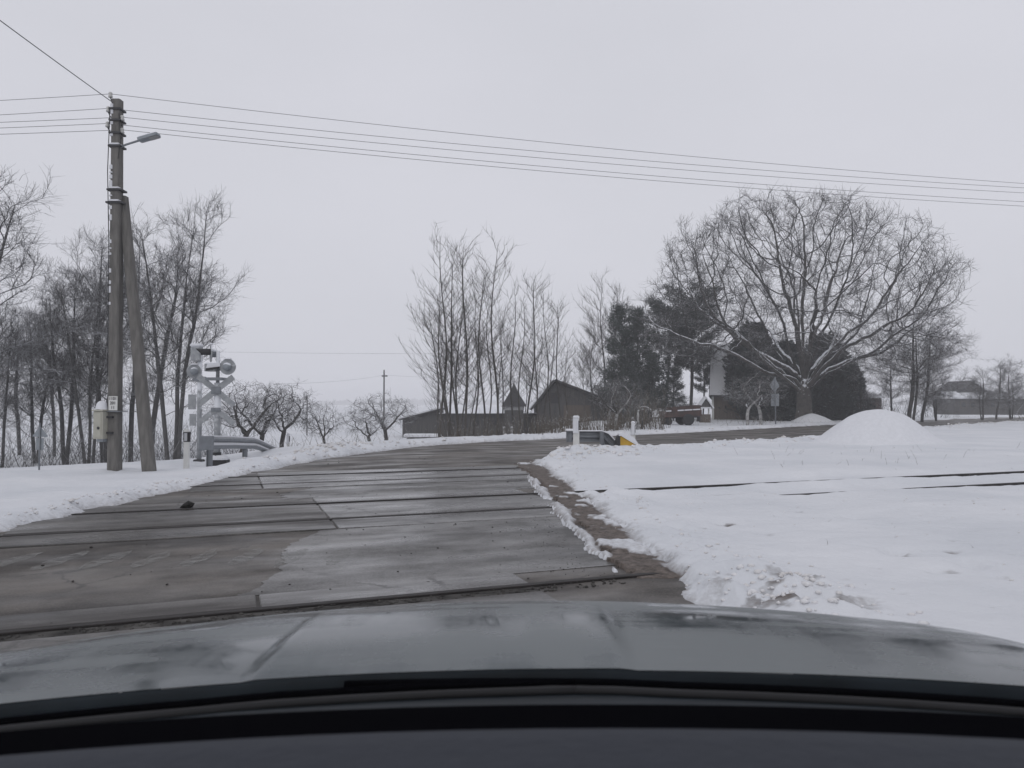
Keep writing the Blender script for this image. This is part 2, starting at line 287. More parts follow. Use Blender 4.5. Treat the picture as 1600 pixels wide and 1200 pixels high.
class MB:
    def __init__(s): s.v = []; s.f = []
    def add(s, v, f):
        k = len(s.v); s.v += [tuple(p) for p in v]; s.f += [tuple(i + k for i in q) for q in f]; return s
    def box(s, x0, x1, y0, y1, z0, z1, M=None):
        v = [(x, y, z) for z in (z0, z1) for y in (y0, y1) for x in (x0, x1)]
        if M is not None: v = [tuple(M @ Vector(p)) for p in v]
        return s.add(v, [(0, 2, 3, 1), (4, 5, 7, 6), (0, 1, 5, 4), (1, 3, 7, 5), (3, 2, 6, 7), (2, 0, 4, 6)])
    def bbox(s, x0, x1, y0, y1, z0, z1, b=0.02, M=None):
        """box with chamfered vertical and top edges"""
        def ring(i, z): return [(x0 + i, y0, z), (x1 - i, y0, z), (x1, y0 + i, z), (x1, y1 - i, z), (x1 - i, y1, z), (x0 + i, y1, z), (x0, y1 - i, z), (x0, y0 + i, z)]
        def ring2(i, z):
            a, c, d, e = x0 + i, x1 - i, y0 + i, y1 - i; k = i * 0.6
            return [(a + k, d, z), (c - k, d, z), (c, d + k, z), (c, e - k, z), (c - k, e, z), (a + k, e, z), (a, e - k, z), (a, d + k, z)]
        v = ring(b, z0) + ring(b, z1 - b) + ring2(b, z1)
        if M is not None: v = [tuple(M @ Vector(p)) for p in v]
        f = [tuple(range(7, -1, -1)), tuple(range(16, 24))]
        for r in (0, 8):
            for i in range(8): j = (i + 1) % 8; f.append((r + i, r + j, r + 8 + j, r + 8 + i))
        return s.add(v, f)
    def tube(s, pts, rad, k=8, cap=True):
        pts = [Vector(p) for p in pts]; n = len(pts)
        if not hasattr(rad, '__len__'): rad = [rad] * n
        vs = []
        for i, p in enumerate(pts):
            t = (pts[min(i + 1, n - 1)] - pts[max(i - 1, 0)]).normalized()
            a = t.cross(Vector((0, 0, 1)) if abs(t.z) < 0.9 else Vector((1, 0, 0))).normalized(); c = t.cross(a)
            for j in range(k):
                q = 2 * math.pi * j / k; vs.append(p + (a * math.cos(q) + c * math.sin(q)) * rad[i])
        fs = [(i * k + j, i * k + (j + 1) % k, (i + 1) * k + (j + 1) % k, (i + 1) * k + j) for i in range(n - 1) for j in range(k)]
        if cap: fs += [tuple(range(k - 1, -1, -1)), tuple(range((n - 1) * k, n * k))]
        return s.add(vs, fs)
    def lathe(s, prof, k=20, M=None):
        vs = []
        for r, z in prof:
            for j in range(k): q = 2 * math.pi * j / k; vs.append(Vector((r * math.cos(q), r * math.sin(q), z)))
        if M is not None: vs = [M @ p for p in vs]
        fs = [(i * k + j, i * k + (j + 1) % k, (i + 1) * k + (j + 1) % k, (i + 1) * k + j) for i in range(len(prof) - 1) for j in range(k)]
        fs += [tuple(range(k - 1, -1, -1)), tuple(range((len(prof) - 1) * k, len(prof) * k))]
        return s.add(vs, fs)
    def prism(s, poly, a, b, axis='y'):
        n = len(poly)
        def P(p, t): return (p[0], t, p[1]) if axis == 'y' else ((t, p[0], p[1]) if axis == 'x' else (p[0], p[1], t))
        v = [P(p, a) for p in poly] + [P(p, b) for p in poly]
        f = [tuple(range(n)), tuple(range(2 * n - 1, n - 1, -1))] + [(i, i + n, (i + 1) % n + n, (i + 1) % n) for i in range(n)]
        return s.add(v, f)
    def sweep(s, prof, path):
        """prof: closed list of (side, up); path: list of (x,y,z)"""
        P = [Vector(p) for p in path]; n = len(P); k = len(prof); vs = []
        for i, p in enumerate(P):
            t = P[min(i + 1, n - 1)] - P[max(i - 1, 0)]; t.normalize()
            h = Vector((t.y, -t.x, 0)).normalized(); u = h.cross(t)
            for a, b in prof: vs.append(p + h * a + u * b)
        fs = [(i * k + j, i * k + (j + 1) % k, (i + 1) * k + (j + 1) % k, (i + 1) * k + j) for i in range(n - 1) for j in range(k)]
        fs += [tuple(range(k - 1, -1, -1)), tuple(range((n - 1) * k, n * k))]
        return s.add(vs, fs)
    def build(s, name, m, parent=None, smooth=False, loc=None): return mesh_obj(name, s.v, s.f, m, parent, smooth, loc)

# ------------------------------------------------------------------ terrain
TA = R(20.5); TC, TS = math.cos(TA), math.sin(TA)          # direction of the tracks
def uv2xy(u, v): return (u * TC - v * TS, u * TS + v * TC)
FAR_EDGE = [(-5.75, -30), (-5.65, 0), (-5.5, 8.2), (-5.3, 12.5), (-5.15, 16), (-4.5, 19.6), (-3.2, 24.0), (-1.2, 27.0), (1.6, 29.6), (8.5, 36), (19.8, 48.2), (34, 62), (56, 82), (120, 140), (400, 400)]
NEAR_EDGE = [(1.7, -30), (1.6, 0), (1.42, 5.2), (1.26, 6.4), (1.02, 10), (0.78, 14), (0.46, 17.6), (0.75, 19.2), (1.9, 20.9), (4.3, 22.9), (12.4, 29.6), (25, 43.5), (41.7, 60), (56, 73), (126, 131), (408, 391)]
POLY = FAR_EDGE + NEAR_EDGE[::-1]
def poly_sd(x, y, poly):
    x = np.asarray(x, float).ravel(); y = np.asarray(y, float).ravel()
    d2 = np.full(x.shape, 1e18); inside = np.zeros(x.shape, bool); n = len(poly)
    for i in range(n):
        ax, ay = poly[i]; bx, by = poly[(i + 1) % n]; ex, ey = bx - ax, by - ay
        t = np.clip(((x - ax) * ex + (y - ay) * ey) / (ex * ex + ey * ey), 0, 1)
        d2 = np.minimum(d2, (x - ax - t * ex) ** 2 + (y - ay - t * ey) ** 2)
        c = ((ay > y) != (by > y))
        with np.errstate(divide='ignore', invalid='ignore'): xx = (bx - ax) * (y - ay) / (by - ay if by != ay else 1e-9) + ax
        inside ^= c & (x < xx)
    d = np.sqrt(d2); return np.where(inside, -d, d)
def base_z(x, y, s):
    v = -x * TS + y * TC
    wgt = (1 - sstep(-1, 7, x)) * sstep(16.5, 24, v)
    outer = 1.0
    far = fbm(x * 0.012, y * 0.012, 5, 3) - 0.5
    rr = np.sqrt(x * x + y * y)
    return -1.3 * wgt * sstep(2.0, 14, s) * outer + far * 1.2 * sstep(90, 300, rr) - 0.6 * sstep(80, 200, rr) * (1 - wgt)
V_RAILS = [3.88, 5.40, 9.283, 10.803, 13.65, 15.17]
_dr = random.Random(17)
DIPS = [(_dr.uniform(1.6, 9.5), _dr.uniform(4.8, 9.0), _dr.uniform(.05, .13), _dr.uniform(.012, .035)) for _ in range(46)] + [(3.75, 6.25, .10, .12), (3.4, 6.7, .12, .09), (4.35, 6.6, .08, .08), (3.9, 6.75, .09, .06), (2.35, 8.3, .14, .07), (4.0, 8.8, .12, .06)] + [(3.45, 5.95, .10, .05), (3.8, 5.75, .11, .075), (4.1, 6.02, .08, .04), (4.55, 6.05, .12, .05), (2.6, 7.6, .16, .03), (3.5, 9.2, .12, .05), (3.85, 9.6, .1, .04),
        (1.75, 5.3, .09, .05), (2.0, 5.0, .12, .05), (1.6, 5.6, .07, .04), (2.7, 5.2, .10, .03), (3.1, 4.9, .08, .03), (5.2, 5.6, .13, .05)]
def ground(x, y):
    x = np.asarray(x, float).ravel(); y = np.asarray(y, float).ravel()
    sh = x.shape
    e = (fbm(x * 1.3, y * 1.3, 11, 4) - 0.5) * 0.35 + (fbm(x * 7, y * 7, 12, 3) - 0.5) * 0.2
    s0 = poly_sd(x, y, POLY); s = s0 + e
    b = base_z(x, y, s0)
    u = x * TC + y * TS; v = -x * TS + y * TC
    und = (fbm(x * 0.35, y * 0.35, 3, 3) - 0.5)
    rough = fbm(x * 4.5, y * 4.5, 21, 4) - 0.5
    right = (x > 0.2) & (y < 19)
    farside = sstep(16, 20, y)
    # depth of lying snow, with a ploughed lumpy berm along the road
    snow = 0.075 + und * 0.10 + rough * 0.022
    berm = np.exp(-((s - 0.55) / 0.42) ** 2)
    left_smooth = np.where((x < -4) & (y < 16), 0.35, 1.0)
    bermh = np.where(right, 0.035, 0.10) * left_smooth * (0.5 + 1.1 * fbm(x * 1.7, y * 1.7, 31, 3))
    snow = snow + berm * (bermh + rough * 0.14 * left_smooth)
    chunk = np.exp(-(((x + 5.3) / 0.9) ** 2 + ((y - 22.0) / 2.4) ** 2)) + 0.5 * np.exp(-(((x - 1.8) / 1.6) ** 2 + ((y - 19.3) / 1.0) ** 2))
    snow = snow + chunk * (0.10 + 0.30 * rough) * (s > 0)
    tramp = np.exp(-(((x - 1.9) / .45) ** 2 + ((y - 5.2) / .7) ** 2))
    snow = snow + tramp * (fbm(x * 6, y * 6, 88, 4) - 0.5) * 0.16
    crust = fbm(x * 1.6, y * 1.6, 58, 5); snow = snow + 0.035 * np.abs(crust - 0.5) * 2 * sstep(.5, 2, s) * (y < 16)
    wind = (fbm(u * 0.35, v * 2.6, 55, 4) - 0.5) * 0.05
    snow = snow + wind * sstep(0.4, 1.5, s)
    snow = snow - 0.06 * np.exp(-((v - 18.2 - 0.25 * np.sin(u * .4)) / 0.22) ** 2) * (x > 3) * fbm(u * .8, v, 57, 2)
    # shallow troughs in front of the swept main-track rails
    for vr, us in ((V_RAILS[3], 5.2), (V_RAILS[2], 8.0)):
        run = sstep(us - 0.7, us + 0.3, u + (fbm(u * 1.2, v * 0, 44, 2) - .5) * 1.2)
        tr = sstep(vr - 0.62, vr - 0.20, v) * (1 - sstep(vr + 0.0, vr + 0.05, v)) * run
        snow = snow * (1 - tr) + tr * (-0.034 + 0.03 * rough)
        on = sstep(vr, vr + 0.04, v) * (1 - sstep(vr + 0.5, vr + 0.9, v)) * run
        snow = np.where(on > 0.01, np.minimum(snow, snow * (1 - on) + on * (0.004 + 0.02 * rough)), snow)
    lowrow = np.exp(-((v - 8.2) / 0.5) ** 2) * 0.0
    for dx, dy, dr, dd in DIPS:
        q = np.exp(-((x - dx) ** 2 + ((y - dy) * 0.8) ** 2) / dr ** 2)
        snow = snow - q * dd * (0.7 + rough * 2)
    snow = snow - 0.26 * np.exp(-(((x + 7.5) / 1.6) ** 2 + ((y - 19.6) / 3.2) ** 2))
    edge = sstep(0.0, 0.22, s)
    z = b + np.where(s > 0, edge * snow + 0.004 * edge, -0.07)
    z = np.where(s <= 0, b - 0.07 * sstep(0, 0.08, -s), z)
    dirt = np.zeros(sh)
    # rim of grey slush at every edge
    dirt = np.maximum(dirt, 0.44 * np.exp(-np.clip(s, 0, None) / np.where(x < 0, 0.2, 0.12)) * (s > -0.2))
    dirt = np.maximum(dirt, np.where(s > 0, tramp * 0.9 * sstep(.45, .62, fbm(x * 5, y * 5, 89, 3)), 0))
    dirt = np.maximum(dirt, chunk * 0.33 * (s > 0) * (x < 0))
    # brown gravel strip with the snow ridge at the right road edge
    strip = (y > 6.05) & (y < 18.6) & (x > -0.6) & (x < 2.2)
    ss = s0 + e * 0.7 + (fbm(x * 8, y * 8, 63, 3) - 0.5) * 0.10
    taper = sstep(6.0, 6.4, y) * (1 - sstep(15.5, 18.2, y) * 0.8)
    br = strip & (ss > -0.36) & (ss < 0.06)
    zb = 0.03 + 0.035 * (fbm(x * 9, y * 9, 61, 3) - 0.3)
    z = np.where(br, np.maximum(np.where(ss < 0, -1, z), zb * taper), z)
    dirt = np.where(strip, np.maximum(dirt, np.where(ss < 0, 1.0, 0.92 * np.exp(-np.clip(ss, 0, None) / 0.13)) * (ss > -0.40) * np.where(y > 15, 0.9, 1.0)), dirt)
    brk = sstep(.54, .66, fbm(x * 3.2, y * 2.2, 66, 4)) * (ss > -.3) * strip
    dirt = np.where((ss < 0.1), dirt * (1 - .72 * brk), dirt); z = np.where(br, z + .025 * brk, z)
    wid = 0.07 * (0.45 + 1.3 * fbm(x * 0.2, y * 1.1, 71, 3)) * sstep(6.05, 6.8, y) * (1 - sstep(13.2, 14.8, y))
    rd = (s0 + (fbm(x * 2.2, y * 2.2, 64, 3) - 0.5) * 0.16 + 0.42) / np.maximum(wid, 1e-4)
    ridge = np.exp(-rd ** 2) * (wid > 0.01) * strip
    gap = sstep(0.30, 0.42, fbm(x * 0.1, y * 1.6, 77, 2))
    rz = (0.06 + 0.10 * (fbm(x * 6, y * 6, 72, 3) - 0.5)) * ridge * gap
    z = np.where((ridge > 0.12) & (rz > 0.012), np.maximum(z, rz), z)
    dirt = np.where((ridge > 0.25) & (rz > 0.02), 0.30 + 0.5 * (1 - ridge) , dirt)
    # muddy dip where snow was trodden in by the bonnet
    for dx, dy, dr, dd in DIPS:
        q = np.exp(-((x - dx) ** 2 + ((y - dy) * 0.8) ** 2) / (dr * 0.8) ** 2)
        dirt = np.maximum(dirt, np.where(s > 0.0, q * np.clip(dd * 11, 0, .95) * sstep(.30, .55, fbm(x * 7, y * 9, 93, 3)), 0))
    for vr in V_RAILS[2:4]:
        dirt = np.maximum(dirt, np.where((s > 0) & (u < 9), 0.34 * np.exp(-((v - vr) / 0.06) ** 2) * sstep(0.42, 0.6, fbm(u * 1.5, v, 91, 3)), 0))
    return z, np.clip(dirt, 0, 1)
def gz(x, y): return float(ground([x], [y])[0][0])

def axis_coords(segs, lo, hi, g=1.07):
    out = []
    for a, b, st in segs: out += list(np.arange(a, b, st))
    a0, st0 = out[0], segs[0][2]; a1, st1 = segs[-1][1], segs[-1][2]
    out.append(a1)
    st = st0; p = a0; pre = []
    while p > lo: st *= g; p -= st; pre.append(p)
    st = st1; p = a1
    while p < hi: st *= g; p += st; out.append(p)
    return np.array(pre[::-1] + out)
gx = axis_coords([(-9.0, -4.0, 0.1), (-4.0, 0.0, 0.16), (0.0, 0.3, 0.05), (0.3, 1.7, 0.026), (1.7, 2.6, 0.045), (2.6, 9, 0.08), (9, 16, 0.12)], -1800, 1800)
gy = axis_coords([(3.2, 4.6, 0.07), (4.6, 9.0, 0.036), (9.0, 12.0, 0.055), (12.0, 24.0, 0.09), (24.0, 38.0, 0.17)], -80, 2600)
GX, GY = np.meshgrid(gx, gy)
gzv, gdirt = ground(GX, GY)
nxg, nyg = len(gx), len(gy)
I = (np.arange(nyg - 1)[:, None] * nxg + np.arange(nxg - 1)[None, :]).ravel()
gm = tris_mesh('snow_ground', np.stack([GX.ravel(), GY.ravel(), gzv], 1), np.stack([I, I + 1, I + 1 + nxg, I + nxg], 1), M_snowg, smooth=True)
att = gm.attributes.new('dirt', 'FLOAT', 'POINT'); att.data.foreach_set('value', gdirt.astype(np.float32))
snow_ground = tag(link_mesh('snow_ground', gm), kind='structure')

# road sheet
def resample(poly, m):
    p = np.array(poly, float); d = np.r_[0, np.cumsum(np.hypot(*np.diff(p, axis=0).T))]
    return p, d
def edge_at(poly, t):
    p, d = resample(poly, 0); t = np.asarray(t) * d[-1]
    return np.stack([np.interp(t, d, p[:, 0]), np.interp(t, d, p[:, 1])], 1)
# same number of stations on both edges: use matching control points
tF = np.linspace(0, 1, len(FAR_EDGE)); 
road_pairs = [((-6.6, -30), (2.6, -30)), ((-6.5, 0), (2.5, 0)), ((-6.3, 8), (2.2, 8)), ((-6.0, 14), (1.7, 14)), ((-5.9, 17), (1.5, 17)), ((-5.2, 20.5), (2.6, 20.0)),
              ((-4.0, 24.8), (4.6, 22.0)), ((0.8, 30.6), (8.4, 25.0)), ((7.6, 37), (15, 30.3)), ((19, 49.2), (27.2, 43.5)), ((33.4, 63), (42.5, 59)), ((55.4, 83), (56.9, 72)), ((119, 141), (127, 130)), ((399, 401), (409, 390))]
v = []; f = []; SUBS = 6
for i in range(len(road_pairs) - 1):
    for k in range(SUBS):
        t = k / SUBS
        for q in range(9):
            a = np.array(road_pairs[i][0]) * (1 - t) + np.array(road_pairs[i + 1][0]) * t
            c = np.array(road_pairs[i][1]) * (1 - t) + np.array(road_pairs[i + 1][1]) * t
            p = a + (c - a) * q / 8; v.append(p)
a, c = np.array(road_pairs[-1][0]), np.array(road_pairs[-1][1])
for q in range(9): v.append(a + (c - a) * q / 8)
v = np.array(v); zr = base_z(v[:, 0], v[:, 1], np.full(len(v), -1.0))
rows = len(v) // 9
f = [(r * 9 + q, r * 9 + q + 1, (r + 1) * 9 + q + 1, (r + 1) * 9 + q) for r in range(rows - 1) for q in range(8)]
road = mesh_obj('road', np.c_[v, zr], f, M_asph, smooth=True); tag(road, kind='structure')

# ------------------------------------------------------------------ crossing panels and rails
def slab(name, u0, u1, v0, v1, m, z0=-0.03, z1=0.014, b=0.008, skew=0.0):
    M4 = Matrix(((TC, -TS, 0, 0), (TS, TC, 0, 0), (0, 0, 1, 0), (0, 0, 0, 1)))
    mb = MB(); mb.bbox(u0, u1, v0, v1, z0, z1, b, M4)
    return mb.build(name, m, road)
def road_u(vv, xedge): # u where the line v=vv meets x = xedge
    return (xedge + vv * TS) / TC
JOINT = {0: 0.2, 1: 1.14, 2: 0.52}
rngp = random.Random(4)
for tr in range(3):
    va, vb = V_RAILS[2 * tr], V_RAILS[2 * tr + 1]
    vm = (va + vb) / 2; uj = JOINT[tr]; uR = road_u(vm, 0.55 if tr else 0.42); uL = road_u(vm, -5.6)
    outer = 0.42 if tr == 0 else 0.72
    fw_n = 0.19 if tr == 0 else 0.098
    rows_ = [(va + 0.10, vb - fw_n - .003, 0), (vb + 0.05, vb + outer, 1), (va - outer, va - 0.05, 2)]
    for (p0, p1, kind) in rows_:
        segs = [(uj + 0.012, uR), (uL, uj - 0.012)]
        for k, (a0, a1) in enumerate(segs):
            if a1 - a0 < 0.3: continue
            jj = rngp.uniform(-.02, .02)
            slab('concrete_panel', a0 + 0.0 + (jj if k else 0), a1, p0, p1, M_conc if (k == 0) else M_concd, z1=0.012 + rngp.uniform(-.003, .003))
    for vr, sgn in ((va, 1), (vb, -1)):
        a, c = (vr + 0.037, vr + 0.098) if sgn > 0 else (vr - fw_n, vr - 0.037)
        slab('flangeway', uL, uR, a, c, M_mud if (tr == 0 and sgn < 0) else M_flange, z1=0.003 if tr == 0 else 0.005, b=0.002)
        a, c = (vr - 0.049, vr - 0.037) if sgn > 0 else (vr + 0.037, vr + 0.049)
        slab('rubber_seal', uL, uR, a, c, M_flange, z1=0.006, b=0.001)
# resurfaced strips of paler asphalt between the tracks, right of an oblique seam
def patch(pts, m, z=0.005):
    mb = MB(); n = len(pts); mb.add([(p[0], p[1], z) for p in pts] + [(p[0], p[1], z - 0.02) for p in pts], [tuple(range(n))] + [(i, i + n, (i + 1) % n + n, (i + 1) % n) for i in range(n)])
    return mb.build('asphalt_patch', m, road)
def seam(vv, x): return uv2xy(road_u(vv, x), vv)
patch([seam(5.83, .95), seam(7.2, .9), seam(8.55, .8)] + [seam(vv, -1.92 - .10 * (vv - 5.8) + .07 * math.sin(vv * 3.1) + rngp.uniform(-.035, .035)) for vv in np.linspace(8.55, 5.83, 46)], M_patch)
patch([seam(11.54, .55), seam(12.92, .5)] + [seam(vv, -3.4 + .1 * math.sin(vv * 4) + rngp.uniform(-.06, .06)) for vv in np.linspace(12.92, 11.54, 24)], M_patch)

def mat_faded():
    m = bpy.data.materials.new('faded_road_paint'); m.use_nodes = True; n = m.node_tree.nodes; l = m.node_tree.links; b = n['Principled BSDF']
    b.inputs['Base Color'].default_value = (.30, .30, .29, 1); b.inputs['Roughness'].default_value = .8
    g = n.new('ShaderNodeNewGeometry'); z = n.new('ShaderNodeTexNoise'); z.inputs['Scale'].default_value = 11; z.inputs['Detail'].default_value = 7; z.inputs['Roughness'].default_value = .7; l.new(g.outputs['Position'], z.inputs['Vector'])
    r = n.new('ShaderNodeMapRange'); r.inputs['From Min'].default_value = .38; r.inputs['From Max'].default_value = .66; r.inputs['To Max'].default_value = .6; l.new(z.outputs['Fac'], r.inputs['Value']); l.new(r.outputs[0], b.inputs['Alpha'])
    return m
M_faded = mat_faded()
for k in range(8):
    d_ = 6.72 + .03 * k; x_ = px_x(26 + 72 * k, d_); vs_ = []
    for q in range(14):
        a_ = 2 * math.pi * q / 14; vs_.append((x_ + .10 * math.cos(a_) * rngp.uniform(.6, 1.2), d_ + .42 * math.sin(a_) * rngp.uniform(.7, 1.15), .0055))
    mesh_obj('faded_dash', vs_, [tuple(range(14))], M_faded, road)
RAILP = [(-.036, 0.014), (-.03, 0.018), (.03, 0.018), (.036, 0.014), (.036, -.03), (.01, -.045), (.01, -.12), (.07, -.135), (.07, -.15), (-.07, -.15), (-.07, -.135), (-.01, -.12), (-.01, -.045), (-.036, -.03)]
rail_lbl = ['nearest rail, at the bonnet edge', 'dark rail just beyond the bonnet, second from the car', 'near rail of the middle track, partly buried in snow', 'far rail of the middle track, clear dark line in snow', 'near rail of the farthest track across the road', 'farthest rail crossing the road before the bend']
for i, vr in enumerate(V_RAILS):
    pts = []
    for u in np.arange(-14, 122, 2.0):
        x, y = uv2xy(u, vr); pts.append((x, y, 0.0))
    o = MB().sweep(RAILP, pts).build('rail', M_rail)
    tag(o, rail_lbl[i], 'rail', 'railway rails of the crossing')

# lumps of ploughed snow along the road edges
def lumps(name, pts, m, seed):
    rng = np.random.default_rng(seed)
    base = np.array([(0, 0, 1), (.9, 0, .4), (.28, .85, .4), (-.72, .53, .4), (-.72, -.53, .4), (.28, -.85, .4), (.72, .53, -.4), (-.28, .85, -.4), (-.9, 0, -.4), (-.28, -.85, -.4), (.72, -.53, -.4), (0, 0, -1)])
    fc = [(0, 1, 2), (0, 2, 3), (0, 3, 4), (0, 4, 5), (0, 5, 1), (1, 6, 2), (2, 7, 3), (3, 8, 4), (4, 9, 5), (5, 10, 1), (6, 7, 2), (7, 8, 3), (8, 9, 4), (9, 10, 5), (10, 6, 1), (11, 7, 6), (11, 8, 7), (11, 9, 8), (11, 10, 9), (11, 6, 10)]
    V = []; F = []
    for k, (x, y, z, r) in enumerate(pts):
        q = base * (1 + rng.uniform(-.3, .3, (12, 1))) * r * np.array([rng.uniform(.8, 1.5), rng.uniform(.8, 1.5), rng.uniform(.5, .9)])
        a = rng.uniform(0, 6.3); ca, sa = math.cos(a), math.sin(a)
        q = np.stack([q[:, 0] * ca - q[:, 1] * sa, q[:, 0] * sa + q[:, 1] * ca, q[:, 2]], 1)
        V.append(q + (x, y, z)); F.append(np.array(fc) + 12 * k)
    return link_mesh(name, tris_mesh(name, np.concatenate(V), np.concatenate(F), m, smooth=True))
def along(poly, n, rng, spread, lo, hi, rmin, rmax, ymax=90):
    p = np.array(poly, float); seg = [(p[i], p[i + 1]) for i in range(len(p) - 1) if p[i + 1][1] <= ymax and p[i][1] >= 3]
    L = [np.hypot(*(b - a)) for a, b in seg]; out = []
    for _ in range(n):
        a, b = seg[rng.choices(range(len(seg)), weights=[l / (0.3 + 0.05 * s[0][1]) for l, s in zip(L, seg)])[0]]
        t = rng.random(); q = a + (b - a) * t; nrm = np.array([b[1] - a[1], a[0] - b[0]]); nrm = nrm / np.hypot(*nrm)
        q = q + nrm * rng.uniform(lo, hi) * spread
        out.append((q[0], q[1], rng.uniform(rmin, rmax) * rng.uniform(.4, 1)))
    return out
rg = random.Random(9)
pl = along(NEAR_EDGE[6:], 900, rg, 1, -0.1, 1.2, .015, .07) + along(FAR_EDGE[4:], 800, rg, -1, -0.1, 0.9, .015, .06) + along(FAR_EDGE[1:5], 500, rg, -1, -0.25, 0.4, .006, .03) + along(NEAR_EDGE[2:7], 160, rg, 1, 0.0, 0.8, .008, .03)
for _ in range(420): pl.append((-5.2 + rg.gauss(0, .5), 21.8 + rg.gauss(0, 1.6), rg.uniform(.015, .06)))
for _ in range(140): pl.append((1.7 + rg.gauss(0, .8), 19.4 + rg.gauss(0, .5), rg.uniform(.015, .06)))
for _ in range(150): pl.append((1.85 + rg.gauss(0, .3), 5.1 + rg.gauss(0, .45), rg.uniform(.006, .028)))
for _ in range(170): pl.append((rg.uniform(1.5, 9), rg.uniform(5, 12), rg.uniform(.004, .016)))
pa = np.array(pl); sdv = poly_sd(pa[:, 0], pa[:, 1], POLY); zz, _ = ground(pa[:, 0], pa[:, 1])
pts = [(x, y, z + r * .15, r) for (x, y, r), z, s in zip(pl, zz, sdv) if s > 0.12 or (s > -.25 and r < .02)]
tag(lumps('snow_lumps', pts, M_clod, 3), 'lumps of ploughed snow along the road edges', 'snow', kind='stuff')
# a dark clod and crumbs lying on the road
cl = lumps('dirt_clod', [(px_x(296, 10.1) + .0, 10.1, .04, .062)], M_flange, 5); tag(cl, 'dark round clod lying on the wet road left of the tracks', 'clod')
pts = [(rg.uniform(-5, .6), rg.uniform(5.6, 20), .008, rg.uniform(.003, .008) * rg.choice([1, 1, 1, 1.8])) for _ in range(300)] + [(px_, py_, .005, rg.uniform(.002, .007)) for px_, py_ in [(0.62 - .045 * (yy - 6.4) - abs(rg.gauss(0, .28)), yy) for yy in [rg.uniform(6.1, 17) for _ in range(380)]]]
for _ in range(420):
    u_ = rg.uniform(-3, 2.9); q_ = uv2xy(u_, 5.40 - rg.uniform(.04, .2)); pts.append((q_[0], q_[1], .004, rg.uniform(.004, .016)))
for vr_ in V_RAILS[1:]:
    for _ in range(60): q_ = uv2xy(rg.uniform(-2.5, 4.2), vr_ + rg.gauss(0, .13)); pts.append((q_[0], q_[1], .010, rg.uniform(.003, .009)))
tag(lumps('road_grit', pts, M_mud, 6), 'dark crumbs of grit scattered on the road', 'grit', kind='stuff')

# snow mound
def snow_mound():
    cx, cyy, rx, ry, h = 12.45, 25.6, 2.5, 2.2, 1.12
    n, k = 40, 110; V = [(0, 0, h)]; F = []
    for i in range(1, n + 1):
        t = i / n
        for j in range(k):
            a = 2 * math.pi * j / k; ex = 1 + 0.06 * math.sin(2 * a + 1) + .04 * math.sin(3 * a)
            x, y = rx * t * ex * math.cos(a), ry * t * ex * math.sin(a)
            z = h * (0.5 + 0.5 * math.cos(math.pi * min(1, t ** 1.25))) - 0.12 * t + (0.05 * (float(fbm([x * .9], [y * .9], 8, 3)[0]) - .5) + .13 * (float(fbm([x * 2.6 + 5], [y * 2.6], 18, 4)[0]) - .5)) * min(1, .35 + t)
            V.append((x, y, z))
    for j in range(k): F.append((0, 1 + j, 1 + (j + 1) % k))
    for i in range(n - 1):
        for j in range(k): F.append((1 + i * k + j, 1 + (i + 1) * k + j, 1 + (i + 1) * k + (j + 1) % k, 1 + i * k + (j + 1) % k))
    o = mesh_obj('snow_mound', V, F, M_snow, smooth=True, loc=(cx, cyy, gz(cx, cyy) - 0.02))
    tag(o, 'big rounded mound of clean snow right of the road bend', 'snow mound')
snow_mound()

# ------------------------------------------------------------------ trees
def colonize(att, nodes, parents, D, rng, di=1e9, dk=None, iters=120, trop=(0, 0, 0.0), jit=0.15, cap=9000):
    """space colonisation: branches grow towards a cloud of points"""
    dk = dk or 1.6 * D
    P = [np.array(p, float) for p in nodes]; par = list(parents); A = np.array(att, float)
    near = np.zeros(len(A), int); dist = np.full(len(A), 1e9)
    def upd(i0):
        nonlocal near, dist
        N = np.array(P[i0:])
        for c in range(0, len(N), 256):
            d = np.linalg.norm(A[:, None, :] - N[None, c:c + 256, :], axis=2); j = d.argmin(1); m = d[np.arange(len(A)), j]
            b = m < dist; dist[b] = m[b]; near[b] = i0 + c + j[b]
    upd(0); trop = np.array(trop); seen = {}
    for it in range(iters):
        keep = dist > dk; A, near, dist = A[keep], near[keep], dist[keep]
        if not len(A) or len(P) > cap: break
        act = dist < di
        if not act.any(): break
        PN = np.array(P); dirs = A[act] - PN[near[act]]; dirs /= np.linalg.norm(dirs, axis=1)[:, None] + 1e-9
        S = np.zeros((len(P), 3)); np.add.at(S, near[act], dirs); ids = np.unique(near[act]); i0 = len(P); grew = 0
        for i in ids:
            g = S[i]; L = np.linalg.norm(g)
            if L < 1e-6: continue
            g = g / L + trop + rng.normal(0, jit, 3); g /= np.linalg.norm(g)
            key = (i, round(g[0] * 3), round(g[1] * 3), round(g[2] * 3))
            if seen.get(i, 0) >= 3 or key in seen: continue
            seen[i] = seen.get(i, 0) + 1; seen[key] = 1
            P.append(P[i] + g * D); par.append(int(i)); grew += 1
        if not grew: break
        upd(i0)
    return np.array(P), np.array(par)
def radii(P, par, tip, e=2.3, rmax=None):
    n = len(P); acc = np.zeros(n)
    r = np.zeros(n)
    for i in range(n - 1, -1, -1):
        r[i] = tip if acc[i] == 0 else acc[i] ** (1 / e)
        if par[i] >= 0: acc[par[i]] += r[i] ** e
    if rmax: r = tip + (r - tip) * (rmax - tip) / (r[0] - tip) if r[0] > tip else r
    return r
